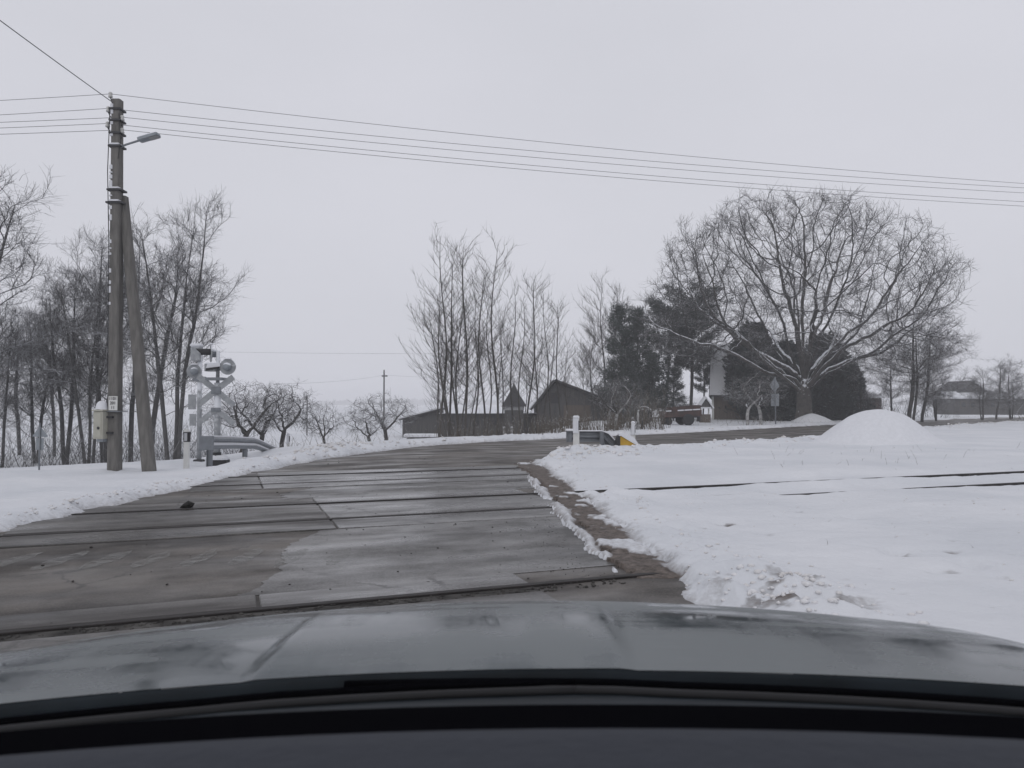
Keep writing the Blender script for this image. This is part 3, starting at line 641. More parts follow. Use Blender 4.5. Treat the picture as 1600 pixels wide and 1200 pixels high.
def chains(P, par, r):
    n = len(P); ch = [[] for _ in range(n)]; roots = []
    for i in range(n):
        if par[i] >= 0: ch[par[i]].append(i)
        else: roots.append(i)
    out = []; st = [(i, None) for i in roots]
    while st:
        i, pr = st.pop(); c = [] if pr is None else [pr]; c.append(i); cur = i
        while ch[cur]:
            k = sorted(ch[cur], key=lambda q: -r[q]); 
            for q in k[1:]: st.append((q, cur))
            cur = k[0]; c.append(cur)
        out.append(c)
    return out
def ring_tubes(T, rad, k):
    """batch of polylines T (n, m, 3) with radii (n, m) -> verts, quads"""
    n, m, _ = T.shape; t = np.empty_like(T); t[:, 1:-1] = T[:, 2:] - T[:, :-2]; t[:, 0] = T[:, 1] - T[:, 0]; t[:, -1] = T[:, -1] - T[:, -2]
    t /= np.linalg.norm(t, axis=2, keepdims=True) + 1e-9
    ref = np.where(np.abs(t[:, :1, 2:3]) < 0.8, np.array([[[0, 0, 1.0]]]), np.array([[[1.0, 0, 0]]]))
    a = np.cross(t, np.broadcast_to(ref, t.shape)); a /= np.linalg.norm(a, axis=2, keepdims=True) + 1e-9; b = np.cross(t, a)
    q = 2 * np.pi * np.arange(k) / k
    V = T[:, :, None, :] + rad[:, :, None, None] * (a[:, :, None, :] * np.cos(q)[None, None, :, None] + b[:, :, None, :] * np.sin(q)[None, None, :, None])
    base = (np.arange(n) * m * k)[:, None, None]; rr = (np.arange(m - 1) * k)[None, :, None]; j = np.arange(k)[None, None, :]; j2 = (j + 1) % k
    F = np.stack([base + rr + j, base + rr + j2, base + rr + k + j2, base + rr + k + j], -1).reshape(-1, 4)
    return V.reshape(-1, 3), F
class Geo:
    def __init__(s): s.V = []; s.F = []; s.n = 0
    def add(s, V, F):
        if len(V): s.V.append(V); s.F.append(F + s.n); s.n += len(V)
    def mesh(s, name, m, smooth=True): return tris_mesh(name, np.concatenate(s.V), np.concatenate(s.F), m, smooth) if s.n else None
def tree_geo(P, par, r, split):
    trunk, crown = Geo(), Geo()
    for c in chains(P, par, r):
        if len(c) < 2: continue
        pts = P[c]; rad = r[c].copy()
        if par[c[0]] >= 0 or c[0] != 0: rad[0] = min(rad[0], rad[1] * 1.25)
        big = rad.max(); k = 8 if big > 0.12 else (5 if big > 0.04 else 3)
        V, F = ring_tubes(pts[None], rad[None], k)
        (trunk if big >= split else crown).add(V, F)
    return trunk, crown
def twigs(P, par, r, rng, thr, per, L, rad, trop=(0, 0, 0.3), spread=0.9, npt=4, curl=0.25, sub=0):
    idx = np.where((r < thr) & (par >= 0))[0]
    idx = np.repeat(idx, rng.poisson(per, len(idx)))
    if not len(idx): return np.zeros((0, 3)), np.zeros((0, 4), int)
    d0 = P[idx] - P[par[idx]]; d0 /= np.linalg.norm(d0, axis=1)[:, None] + 1e-9
    start = P[par[idx]] + (P[idx] - P[par[idx]]) * rng.random((len(idx), 1))
    d = d0 + rng.normal(0, spread, d0.shape) * 0.7 + np.array(trop); d /= np.linalg.norm(d, axis=1)[:, None] + 1e-9
    ln = L * rng.uniform(.45, 1.25, len(idx))
    if sub:
        # side twigs of the twigs
        st2 = np.repeat(start + d * ln[:, None] * 0.5, sub, 0); d2 = np.repeat(d, sub, 0) + rng.normal(0, .7, (len(d) * sub, 3)); d2 /= np.linalg.norm(d2, axis=1)[:, None]
        start = np.concatenate([start, st2]); d = np.concatenate([d, d2]); ln = np.concatenate([ln, np.repeat(ln, sub) * .55])
    T = [start]; cur = start; dd = d
    for k in range(npt - 1):
        dd = dd + rng.normal(0, curl, dd.shape) + np.array(trop) * 0.4; dd /= np.linalg.norm(dd, axis=1)[:, None] + 1e-9
        cur = cur + dd * (ln / (npt - 1))[:, None]; T.append(cur)
    T = np.stack(T, 1); rr = np.broadcast_to(np.linspace(1, .35, npt) * rad, (len(T), npt)).copy()
    return ring_tubes(T, rr, 3)
def ell_points(n, rng, c, rad, zmin=None, shell=0.0, flt=None):
    out = []
    while len(out) < n:
        q = rng.uniform(-1, 1, (n, 3)); l = np.linalg.norm(q, axis=1); q = q[(l <= 1) & (l >= shell)]
        p = q * np.array(rad) + np.array(c)
        if zmin is not None: p = p[p[:, 2] > zmin]
        if flt is not None: p = p[flt(p)]
        out += list(p)
    return np.array(out[:n])
def trunk_nodes(path, D):
    pts = [np.array(path[0], float)]; par = [-1]
    for a, b in zip(path[:-1], path[1:]):
        a = np.array(a, float); b = np.array(b, float); n = max(1, int(np.linalg.norm(b - a) / D))
        for i in range(1, n + 1): pts.append(a + (b - a) * i / n); par.append(len(pts) - 2)
    return pts, par
def place_tree(name, meshes, loc, label, cat='tree', group=None, rz=0.0, sc_=(1, 1, 1), tilt=(0, 0)):
    r = empty(name, loc, rz, label, cat, group); r.rotation_euler = (tilt[0], tilt[1], rz); r.scale = sc_
    for nm, me in meshes:
        if me is not None: link_mesh(nm, me, r)
    return r

# --- the big oak
def make_oak():
    rng = np.random.default_rng(12)
    # dome of points: wide, flat-bottomed on the outside, open near the trunk
    def flt(p):
        rad = np.hypot(p[:, 0], p[:, 1]); return (p[:, 2] > 3.0 + 0.15 * rad) & (rad + (p[:, 2] - 3) > 2.2)
    def sup(n, lo):
        out = []
        while len(out) < n:
            q = rng.uniform(-1, 1, (n, 3)); az = np.arctan2(q[:, 1], q[:, 0])
            env = 1 + .10 * np.sin(az * 3 + 1.0) * .6 + .21 * (fbm(az * 2.6 + 9, q[:, 2] * 4, 17, 3) - .5) * 2
            rr = (np.hypot(q[:, 0], q[:, 1]) ** 2.5 + np.abs(q[:, 2]) ** 2.5) ** (1 / 2.5) / env
            p = (q * np.array((11.4, 10.0, 9.9)) + np.array((-.35, 0, 6.0)))[(rr < 1) & (rr > lo)]
            out += list(p[flt(p)])
        return np.array(out[:n])
    A = np.concatenate([sup(3600, .28), sup(3000, .80)])
    for _ in range(26):                                   # open gaps between the limbs
        c = A[rng.integers(len(A))]; A = A[np.linalg.norm((A - c) * (1, .6, 1.2), axis=1) > rng.uniform(.6, 1.25)]
    nodes, par = trunk_nodes([(0, 0, -0.3), (0.02, 0, .8), (0, 0.03, 2.3), (0.05, 0, 3.0)], 0.45)
    k0 = len(nodes) - 1
    # main limbs fan out low on the trunk
    LIMBS = [(0.05, 24, 9.0), (0.35, 40, 8.0), (0.8, 30, 7.5), (1.2, 58, 7), (1.7, 38, 7), (2.2, 55, 7), (2.6, 32, 8), (2.95, 44, 8.5), (3.2, 23, 9.0), (3.5, 36, 8), (4.0, 52, 7), (4.5, 34, 7), (5.0, 60, 7), (5.5, 36, 7.5), (5.95, 48, 8), (6.15, 33, 8.5), (2.9, 66, 8), (0.3, 68, 8), (1.4, 78, 8), (4.6, 80, 8.5)]
    for a, el, L in LIMBS:
        st = k0 - rng.integers(0, 3); cur = nodes[st].copy(); pr = st
        el = R(el) ; n = int(L / .5)
        for i in range(n):
            e2 = el + 0.25 * math.sin(i * .5 + a) * (0.6 if el < .7 else .35) + (0.25 if i < 3 else 0)
            d = np.array([math.cos(a) * math.cos(e2), math.sin(a) * math.cos(e2), math.sin(e2)]) + rng.normal(0, .13, 3)
            cur = cur + d / np.linalg.norm(d) * 0.5; nodes.append(cur.copy()); par.append(pr); pr = len(nodes) - 1
    P, par = colonize(A, nodes, par, 0.40, rng, dk=0.55, iters=130, trop=(0, 0, 0.06), jit=0.13, cap=15000)
    r = radii(P, par, 0.0100, e=2.0, rmax=0.54)
    # root flare
    zz = P[:, 2]; on = (np.hypot(P[:, 0], P[:, 1]) < .3) & (zz < 1.0); r[on] *= 1 + 0.35 * (1 - np.clip(zz[on], 0, 1))
    tg, cg = tree_geo(P, par, r, 0.13)
    cg.add(*twigs(P, par, r, rng, 0.024, 2.7, 1.0, 0.0098, trop=(0, 0, .2), spread=.62, sub=1, npt=3))
    return [('trunk', tg.mesh('oak_trunk', M_barkoak)), ('crown', cg.mesh('oak_crown', M_oaktwig))]
OAK_D = 54.0
ox = px_x(1256, OAK_D)
place_tree('oak_tree', make_oak(), (ox, OAK_D, gz(ox, OAK_D)), 'huge bare oak with wide domed crown and snow-streaked limbs', rz=0.0)
# drift banked against its foot
def drift(cx, cyy, rx, ry, h, label, name='snow_drift', seed=0):
    n, k = 10, 28; V = [(0, 0, h)]; F = []
    for i in range(1, n + 1):
        t = i / n
        for j in range(k):
            a = 2 * math.pi * j / k; x, y = rx * t * math.cos(a), ry * t * math.sin(a)
            V.append((x, y, h * (0.5 + 0.5 * math.cos(math.pi * t)) - 0.1 * t + 0.12 * h * (float(fbm([x * 2 + seed], [y * 2], 8, 3)[0]) - .5)))
    for j in range(k): F.append((0, 1 + j, 1 + (j + 1) % k))
    for i in range(n - 1):
        for j in range(k): F.append((1 + i * k + j, 1 + (i + 1) * k + j, 1 + (i + 1) * k + (j + 1) % k, 1 + i * k + (j + 1) % k))
    return tag(mesh_obj(name, V, F, M_snow, smooth=True, loc=(cx, cyy, gz(cx, cyy) - .02)), label, 'snow drift')
drift(ox + .3, OAK_D - .7, 2.1, 1.4, .62, 'pointed snow drift banked against the oak trunk')

# --- tall bare trees at the left
def make_tall(seed, stems, H=10.0, Rr=2.2, zc=1.9, dens=1.55, twig=2.1, m=None, r0=.098, droop=0.0, tw_len=.60):
    rng = np.random.default_rng(seed); P = [np.array((0., 0., -.3))]; par = [-1]
    def walk(start, pr, d, L, step, curl, trop):
        cur = start.copy(); ids = []; d = np.array(d, float)
        for _ in range(max(2, int(L / step))):
            d = d + rng.normal(0, curl, 3) + np.array(trop); d /= np.linalg.norm(d); cur = cur + d * step; P.append(cur.copy()); par.append(pr); pr = len(P) - 1; ids.append((pr, d.copy()))
        return ids
    for (dx, dy, tx, ty, top) in stems:
        d0 = np.array(((tx - dx) * .6, (ty - dy) * .6, top)); d0 /= np.linalg.norm(d0)
        ids = walk(np.array((dx, dy, 0.)), 0, d0, top * H / 10.0 * 1.18, .32, .026, (0, 0, .03))
        for k, (i, d) in enumerate(ids):
            z = P[i][2]; t = k / len(ids)
            if z < zc: continue
            for _ in range(rng.poisson(1.0 * dens)):
                shape = (.35 + .65 * math.sin(math.pi * min(1, (z - zc) / (H - zc) * .8 + .2))) * (1.0 if t < .85 else .6)
                L = Rr * 1.05 * shape * rng.uniform(.45, 1.15); az = rng.uniform(0, 6.283); el = rng.uniform(.25, .95)
                l1 = walk(P[i], i, (math.cos(az) * math.cos(el), math.sin(az) * math.cos(el), math.sin(el)), L, .22, .14, (0, 0, .06 - droop))
                for q, (i2, d2) in enumerate(l1):
                    if q and rng.random() < .62 * dens:
                        s2 = d2 + rng.normal(0, .6, 3); l2 = walk(P[i2], i2, s2, L * rng.uniform(.2, .5), .2, .2, (0, 0, .08 - droop))
                        for i3, d3 in l2[1:]:
                            if rng.random() < .35: walk(P[i3], i3, d3 + rng.normal(0, .7, 3), .45, .2, .2, (0, 0, .05 - droop))
    P_ = np.array(P); P_[:, 2] *= np.where(P_[:, 2] > 0, 9.7 / P_[:, 2].max(), 1); par_ = np.array(par); r = radii(P_, par_, 0.0055, e=2.1, rmax=r0 if len(stems) == 1 else r0 * 1.35)
    tg, cg = tree_geo(P_, par_, r, 0.055)
    cg.add(*twigs(P_, par_, r, rng, 0.014, twig, tw_len, 0.0052, trop=(0, 0, .22 - droop * 2), spread=.85, sub=1, npt=3))
    m = m or M_barkfrost
    return [('trunk', tg.mesh('tall_trunk', m)), ('crown', cg.mesh('tall_crown', m))]
TALL = [make_tall(1, [(0, 0, .2, .1, 8.3)]), make_tall(2, [(-.15, 0, -1.0, .2, 7.6), (.2, .1, .8, -.2, 8.3), (0, .2, .0, .6, 8.0)], Rr=2.2, dens=1.25),
        make_tall(3, [(0, 0, -.3, 0, 8.0), (.1, .1, 1.0, .5, 7.0)], zc=1.4, dens=1.35), make_tall(4, [(0, 0, .1, -.3, 8.4)], Rr=1.8, zc=2.2)]
left_trees = [(270, 28.5, 300, 1, 'frosted multi-trunk tree standing right behind the leaning pole brace', 1.0),
              (236, 31, 318, 3, 'tall slender bare tree seen between utility pole and its brace foot', 1.0),
              (206, 33, 345, 0, 'bare tree whose trunk shows just right of the utility pole', 1.0),
              (163, 33, 345, 2, 'bare tree half hidden behind the grey utility pole', .95),
              (140, 30.5, 400, 1, 'bare forked tree just left of the grey meter box', .9),
              (105, 32, 405, 2, 'bare tree with bent trunk, second to the left of the meter box', 1.0),
              (86, 37, 420, 3, 'thin bare tree right of the small left-hand sign', .9),
              (56, 33, 470, 2, 'bare tree directly behind the small sign at the left', 1.1),
              (32, 38, 470, 0, 'bare thin tree left of the small triangular sign', 1.2),
              (3, 31, 480, 1, 'low bare tree at the left picture edge', 1.1),
              (-88, 27, 225, 1, 'largest bare tree, its branches reaching in from the left picture edge', 1.25)]
for i, (px, d, ty, k, lb, wx) in enumerate(left_trees):
    x = px_x(px, d); z = gz(x, d); h = px_z(ty, d) - z; s = h / 9.9
    place_tree('bare_tree', TALL[k], (x, d, z - .05), lb, group='bare trees in the row at the left', rz=i * 1.7, sc_=(s * wx, s * wx, s))

# --- young slender trees and bushes behind the bend
def make_whip(seed, H=8.5, lean=0.0, dens=1.0):
    rng = np.random.default_rng(seed)
    nodes = []; par = []; n = 26; ph = rng.uniform(0, 6)
    for i in range(n):
        t = i / (n - 1); nodes.append((lean * t * t * H + .13 * math.sin(t * 7 + ph), .13 * math.cos(t * 6 + ph * 2), -.2 + H * t)); par.append(i - 1)
    P = [np.array(p) for p in nodes]
    for i in range(6, n - 1):
        for _ in range(rng.poisson(1.6 * dens)):
            t = i / n; L = H * .33 * (1.05 - t) * rng.uniform(.4, 1.2) + .3; az = rng.uniform(0, 6.28); pr = i; cur = P[i].copy(); m = max(3, int(L / .3)); el = rng.uniform(.5, 1.0)
            for k in range(m):
                e2 = el + .45 * k / m; d = np.array((math.cos(az) * math.cos(e2), math.sin(az) * math.cos(e2), math.sin(e2))) + rng.normal(0, .13, 3); cur = cur + d * (L / m); P.append(cur.copy()); par.append(pr); pr = len(P) - 1
                if k > 0 and rng.random() < .5 * dens:
                    c2 = cur.copy(); p2 = pr; a2 = az + rng.choice([-1, 1]) * rng.uniform(.4, 1.1)
                    for q in range(3):
                        dd = np.array((math.cos(a2) * .6, math.sin(a2) * .6, .8)) + rng.normal(0, .15, 3); c2 = c2 + dd * .22; P.append(c2.copy()); par.append(p2); p2 = len(P) - 1
    P = np.array(P); par = np.array(par); r = radii(P, par, 0.0055, e=2.1, rmax=.046)
    tg, cg = tree_geo(P, par, r, 0.045)
    cg.add(*twigs(P, par, r, rng, 0.013, 1.15 * dens, .5, .0048, trop=(0, 0, .4), spread=.6, npt=3))
    return [('trunk', tg.mesh('whip_trunk', M_barkyoung)), ('crown', cg.mesh('whip_crown', M_barkyoung))]
WH = [make_whip(21), make_whip(22, dens=.8), make_whip(23, lean=.02, dens=1.1), make_whip(24, lean=-.025, dens=.9), make_whip(25, dens=1.25)]
rs = random.Random(31)
whips = [(692, 33, 362, 0, 0), (704, 34.5, 395, 1, 0), (728, 33.5, 375, 2, 0), (716, 36, 430, 3, 0), (771, 34, 376, 4, 0), (762, 33, 470, 1, 0), (742, 35, 450, 3, .0), (752, 37, 420, 2, 0), (786, 35, 480, 0, 0),
         (800, 36, 440, 3, .05), (812, 34, 470, 1, .04), (826, 36, 430, 2, .05), (838, 34, 480, 4, .02), (852, 36, 455, 0, 0), (862, 34.5, 500, 1, 0), (874, 37, 470, 2, 0), (780, 33, 510, 4, 0), (842, 33, 520, 3, 0), (818, 33, 540, 0, .08), (885, 37, 530, 4, 0),
         (698, 33, 430, 4, -.10), (690, 33.6, 480, 2, -.16), (708, 33, 520, 1, -.22), (706, 34, 540, 3, -.24), (722, 33.4, 480, 0, .06), (735, 33, 520, 2, .12), (700, 35, 560, 1, -.28), (712, 35, 450, 4, -.05)]
ORD = ['leftmost', 'second', 'third', 'fourth', 'fifth', 'sixth', 'seventh', 'eighth', 'ninth', 'tenth', 'eleventh', 'twelfth']
sap_label = {}
for zone, sel in (('leaning left over the low dark shed', lambda q: q[4] < -.03), ('standing before the long dark shed', lambda q: q[4] >= -.03 and q[0] < 760), ('before the pointed-roof tower', lambda q: q[4] >= -.03 and 760 <= q[0] < 815), ('before the big dark barn', lambda q: q[4] >= -.03 and q[0] >= 815)):
    ids = sorted([i for i, q in enumerate(whips) if sel(q)], key=lambda i: whips[i][0] + whips[i][4] * 150)
    for k, i in enumerate(ids): sap_label[i] = 'slender bare sapling, ' + ORD[k] + (' of those ' if k == 0 else ' from left of those ') + zone
for i, (px, d, ty, k, tl) in enumerate(whips):
    x = px_x(px, d); z = gz(x, d); s = (px_z(ty, d) - z) / 8.4
    lb = sap_label[i]
    place_tree("sapling", WH[k], (x, d, z - .03), lb, group='young slender trees behind the bend', rz=rs.uniform(0, 6.28) if abs(tl) < .03 else 0, sc_=(s * 1.05, s * 1.05, s), tilt=(rs.uniform(-.03, .03), tl * .62))
# pale birches left of the pines
BI = [make_whip(41, dens=1.7), make_whip(42, dens=1.9)]
for i, (px, d, ty, lb) in enumerate([(942, 58, 440, 'tall pale birch with fine twigs left of the pines'), (926, 57, 500, 'shorter pale birch between the barn roof and the tall birch'), (912, 55, 540, 'low fine-twigged birch at the barn roof slope'), (968, 60, 455, 'thin birch top rising behind the young pine')]):
    x = px_x(px, d); z = gz(x, d); s = (px_z(ty, d) - z) / 8.4
    place_tree('birch_tree', BI[i % 2], (x, d, z), lb, rz=i * 2.1, sc_=(s * 1.1, s * 1.1, s))

# --- low gnarled fruit trees
def make_fruit(seed, lean=0.3, H=3.2, Rr=1.7, droop=-.35, m=M_bark, split=.055):
    rng = np.random.default_rng(seed)
    A = ell_points(420, rng, (lean * 1.2, 0, H * .66), (Rr, Rr, H * .36), zmin=H * .38, shell=.25)
    nodes, par = trunk_nodes([(0, 0, -.2), (lean * .5, .05, H * .18), (lean * .8, 0, H * .33)], .15)
    k0 = len(nodes) - 1
    for a in (0.3, 2.4, 4.3):
        cur = nodes[k0].copy(); pr = k0
        for i in range(6):
            d = np.array((math.cos(a) * .75, math.sin(a) * .75, .75)) + rng.normal(0, .28, 3); cur = cur + d * .17; nodes.append(cur.copy()); par.append(pr); pr = len(nodes) - 1
    P, par = colonize(A, nodes, par, .17, rng, dk=.26, iters=60, jit=.35, cap=2200, trop=(0, 0, .05))
    r = radii(P, par, .0055, e=2.05, rmax=.095)
    tg, cg = tree_geo(P, par, r, split)
    cg.add(*twigs(P, par, r, rng, .016, 1.7, .45, .0052, trop=(0, 0, droop), spread=1.0, sub=1, npt=3))
    return [('trunk', tg.mesh('fruit_trunk', m)), ('crown', cg.mesh('fruit_crown', M_bark))]
FR = [make_fruit(51, .35), make_fruit(52, -.4, Rr=1.5), make_fruit(53, .1, Rr=1.9)]
FRW = [make_fruit(54, .15, m=M_barkwash, split=.07), make_fruit(55, -.25, m=M_barkwash, split=.07)]
fruit = [(372, 31, 588, 0, 'gnarled fruit tree leaning beside the crossing signal', 1.2, 0), (408, 36, 600, 2, 'gnarled low fruit tree above the left guardrail', 1.1, 1.0), (440, 37, 590, 1, 'gnarled fruit tree with dark upright trunk beyond the guardrail', 1.0, 2.2),
         (512, 37, 625, 0, 'umbrella-shaped fruit tree with snow-covered trunk in the open field', .8, 3.6), (585, 41, 632, 1, 'bare spreading bush-like fruit tree left of the dark shed', 1.35, 0.5), (604, 44, 610, 2, 'bushy bare tree around the distant utility pole', 1.2, 4)]
for px, d, ty, k, lb, wx, rz in fruit:
    x = px_x(px, d); z = gz(x, d); s = (px_z(ty, d) - z) / 3.35
    place_tree('fruit_tree', FR[k], (x, d, z), lb, group='low fruit trees beyond the crossing', rz=rz, sc_=(s * wx, s * wx, s))
fw = [(949, 35.5, 590, 0, 'small tree with pale straight trunk beside the forked one at the bend', .9, .4), (961, 35, 585, 1, 'small tree with white forked trunk beyond the road bend', 1.0, 2.0), (1168, 45, 585, 0, 'drooping fruit tree with white pruned trunk left of the diamond sign', 1.15, 1.0), (1189, 46.5, 575, 1, 'drooping fruit tree with thin snowy trunk beside the diamond sign', 1.1, 5.0)]
for px, d, ty, k, lb, wx, rz in fw:
    x = px_x(px, d); z = gz(x, d); s = (px_z(ty, d) - z) / 3.35
    place_tree('fruit_tree', FRW[k], (x, d, z), lb, group='snow-plastered fruit trees along the far verge', rz=rz, sc_=(s * wx, s * wx, s))

# --- trees right of the oak
DR = [make_tall(61, [(0, 0, .2, .1, 8), (.2, 0, 1.1, .3, 7)], Rr=3.2, zc=1.5, dens=1.2, r0=.11, droop=.05, m=M_bark), make_tall(62, [(0, 0, -.3, .2, 8)], Rr=3.0, zc=1.6, dens=1.4, r0=.12, droop=.06, m=M_bark)]
rt = [(1420, 52, 462, 0, 'dense dark bare tree under the right side of the oak crown', 1.0, 0), (1440, 56, 500, 1, 'second dense bare tree right of the oak, slightly shorter', 1.0, 1.2), (1392, 58, 540, 1, 'low bare tree between the oak and the dense tree', .9, 3), (1345, 60, 570, 0, 'small pale bare tree at the right end of the dark thujas', 1.1, 2.2),
      (1462, 60, 580, 0, 'low bare tree in front of the distant farmhouse', 1.2, 4.4), (1556, 66, 552, 1, 'round-topped bare tree at the right in front of the farmhouse', 1.0, .7), (1578, 68, 565, 0, 'bare tree at the far right picture edge', 1.1, 5), (1535, 64, 570, 0, 'small bare tree left of the round-topped one at the right', 1.0, 1.9)]
for px, d, ty, k, lb, wx, rz in rt:
    x = px_x(px, d); z = gz(x, d); s = (px_z(ty, d) - z) / 9.9
    place_tree('bare_tree', DR[k], (x, d, z - .05), lb, group='bare trees right of the oak', rz=rz, sc_=(s * wx * 1.25, s * wx * 1.25, s))

# --- pines
def make_pine(seed, H, young):
    rng = np.random.default_rng(seed)
    nodes = []; par = []; n = 24; ph = rng.uniform(0, 6); bend = .5 if not young else .1
    for i in range(n):
        t = i / (n - 1); nodes.append(np.array((bend * math.sin(t * 2.6 + ph) * t, bend * math.cos(t * 2 + ph) * t, -.2 + H * t))); par.append(i - 1)
    P = list(nodes); tips = []
    for i in range(3 if young else 9, n):
        t = i / (n - 1)
        for _ in range(5 if young else 4):
            L = (H * .27 * (1.12 - t) if young else H * .24 * (1.15 - abs(t - .75) * 1.6)) * rng.uniform(.6, 1.15); az = rng.uniform(0, 6.28); cur = P[i].copy(); pr = i; m = max(3, int(L / .35)); el = rng.uniform(.15, .6) + (.5 * t if young else .2)
            for k in range(m):
                d = np.array((math.cos(az) * math.cos(el), math.sin(az) * math.cos(el), math.sin(el))) + rng.normal(0, .18, 3); cur = cur + d * (L / m); P.append(cur.copy()); par.append(pr); pr = len(P) - 1
                if k >= 1: tips.append((cur.copy(), d)); 
                if k >= 1 and rng.random() < .8:
                    a2 = az + rng.uniform(-1.3, 1.3); q = cur + np.array((math.cos(a2), math.sin(a2), rng.uniform(.1, .7))) * .4; P.append(q); par.append(pr); tips.append((q, q - cur))
    tips.append((P[n - 1], np.array((0, 0, 1.))))
    P = np.array(P); par = np.array(par); r = radii(P, par, .012, e=2.4, rmax=.11 if not young else .09)
    tg, cg = tree_geo(P, par, r, .05)
    V = []; F = []; c0 = 0
    for p, d in tips:
        kk = 26 if young else 34
        d = np.array(d) / (np.linalg.norm(d) + 1e-9)
        dr = rng.normal(0, .75, (kk, 3)) + d * .7 + (0, 0, .45); dr /= np.linalg.norm(dr, axis=1)[:, None]
        o = p + rng.normal(0, .13, (kk, 3)); ln = rng.uniform(.16, .34, (kk, 1)) * (1.0 if young else 1.1)
        sd = np.cross(dr, rng.normal(0, 1, (kk, 3))); sd /= np.linalg.norm(sd, axis=1)[:, None] + 1e-9; sd *= .026
        tri = np.stack([o - sd, o + sd, o + dr * ln], 1).reshape(-1, 3); V.append(tri); F.append(np.arange(kk * 3).reshape(-1, 3) + c0); c0 += kk * 3
    nm = tris_mesh('pine_needles', np.concatenate(V), np.concatenate(F), M_pine)
    return [('trunk', tg.mesh('pine_trunk', M_bark)), ('limbs', cg.mesh('pine_limbs', M_bark)), ('crown', nm)]
PY = [make_pine(71, 8.0, True), make_pine(72, 8.0, True)]
PO = [make_pine(73, 9.0, False), make_pine(74, 9.0, False)]
for i, (px, d, ty, k, lb, s0, wx) in enumerate([(972, 56, 480, PY[0], 'young pine with candle-like top right of the birches', 8.2, 1.0), (998, 57, 483, PY[1], 'second young pine with pointed candle-like leader', 8.2, 1.0), (1040, 60, 474, PO[0], 'older pine with rounded crown left of the tallest pine', 9.4, 1.0), (1078, 62, 456, PO[1], 'tallest pine with broad rounded crown above the red trailer', 9.4, 1.15),
                                           (1018, 55, 555, PY[1], 'short dense pine behind the tractor', 8.2, 1.3), (985, 54, 570, PY[0], 'low dense pine left of the tractor', 8.2, 1.3), (1098, 66, 545, PO[0], 'low pine beside the snowy house roof', 9.4, 1.0), (1052, 57, 575, PY[0], 'low dark pine directly behind the red trailer', 8.2, 1.35)]):
    x = px_x(px, d); z = gz(x, d); s = (px_z(ty, d) - z) / s0
    place_tree('pine_tree', k, (x, d, z), lb, group='pines between barn and house', rz=i * 1.3, sc_=(s * wx, s * wx, s))

# --- dense dark thujas behind the oak
def make_thuja(seed, n=15000):
    rng = np.random.default_rng(seed); H = 6.0
    t = rng.random(n) ** .8; az = rng.uniform(0, 6.283, n)
    prof = 1.85 * np.clip((1.03 - t) ** .62 * (.62 + .38 * np.clip(t * 5, 0, 1)), .05, 1)
    lob = 1 + .22 * np.sin(az * 3 + t * 7 + seed) + .16 * np.sin(az * 7 - t * 11) + .12 * rng.normal(0, 1, n)
    rr = prof * lob * np.where(rng.random(n) < .7, rng.uniform(.85, 1.0, n), rng.uniform(.35, .85, n))
    c = np.stack([rr * np.cos(az), rr * np.sin(az), .05 + H * t + rng.normal(0, .12, n)], 1)
    up = np.stack([np.cos(az) * .55, np.sin(az) * .55, np.full(n, .75)], 1) + rng.normal(0, .38, (n, 3)); up /= np.linalg.norm(up, axis=1)[:, None]
    sd = np.cross(up, rng.normal(0, 1, (n, 3))); sd /= np.linalg.norm(sd, axis=1)[:, None]
    L = rng.uniform(.18, .42, (n, 1)); W = L * .24
    V = np.stack([c, c + up * L * .5 + sd * W, c + up * L, c + up * L * .45 - sd * W], 1).reshape(-1, 3)
    tm = MB(); tm.tube([(0, 0, -.2), (0, 0, 2.5), (0.05, 0, 5.2)], [.16, .12, .03], 7)
    me = bpy.data.meshes.new('thuja_trunk'); me.from_pydata(tm.v, [], tm.f); me.materials.append(M_bark)
    return [('trunk', me), ('crown', tris_mesh('thuja_crown', V, np.arange(n * 4).reshape(-1, 4), M_thuja))]
TH = [make_thuja(81), make_thuja(82)]
for i, (px, d, ty, wx, lb) in enumerate([(1178, 61, 508, 1.25, 'tall dark thuja right beside the snowy house roof'), (1228, 60, 535, 1.2, 'dark dense thuja directly left of the oak trunk'), (1290, 61, 525, 1.35, 'dark dense thuja directly right of the oak trunk'), (1322, 63, 560, 1.2, 'lower dark thuja at the right end of the evergreen row'), (1150, 64, 550, .9, 'narrow dark thuja at the corner of the snowy house'), (1205, 58, 590, 1.6, 'low wide dark evergreen shrub behind the diamond sign'), (1258, 63, 545, 1.3, 'dark thuja hidden right behind the oak trunk'), (1312, 58, 600, 1.5, 'low dark evergreen shrub right of the oak drift')]):
    x = px_x(px, d); z = gz(x, d); s = (px_z(ty, d) - z) / 6.2
    place_tree('thuja_tree', TH[i % 2], (x, d, z - .05), lb, group='dark thujas behind the oak', rz=i * 1.1, sc_=(s * wx, s * wx, s))

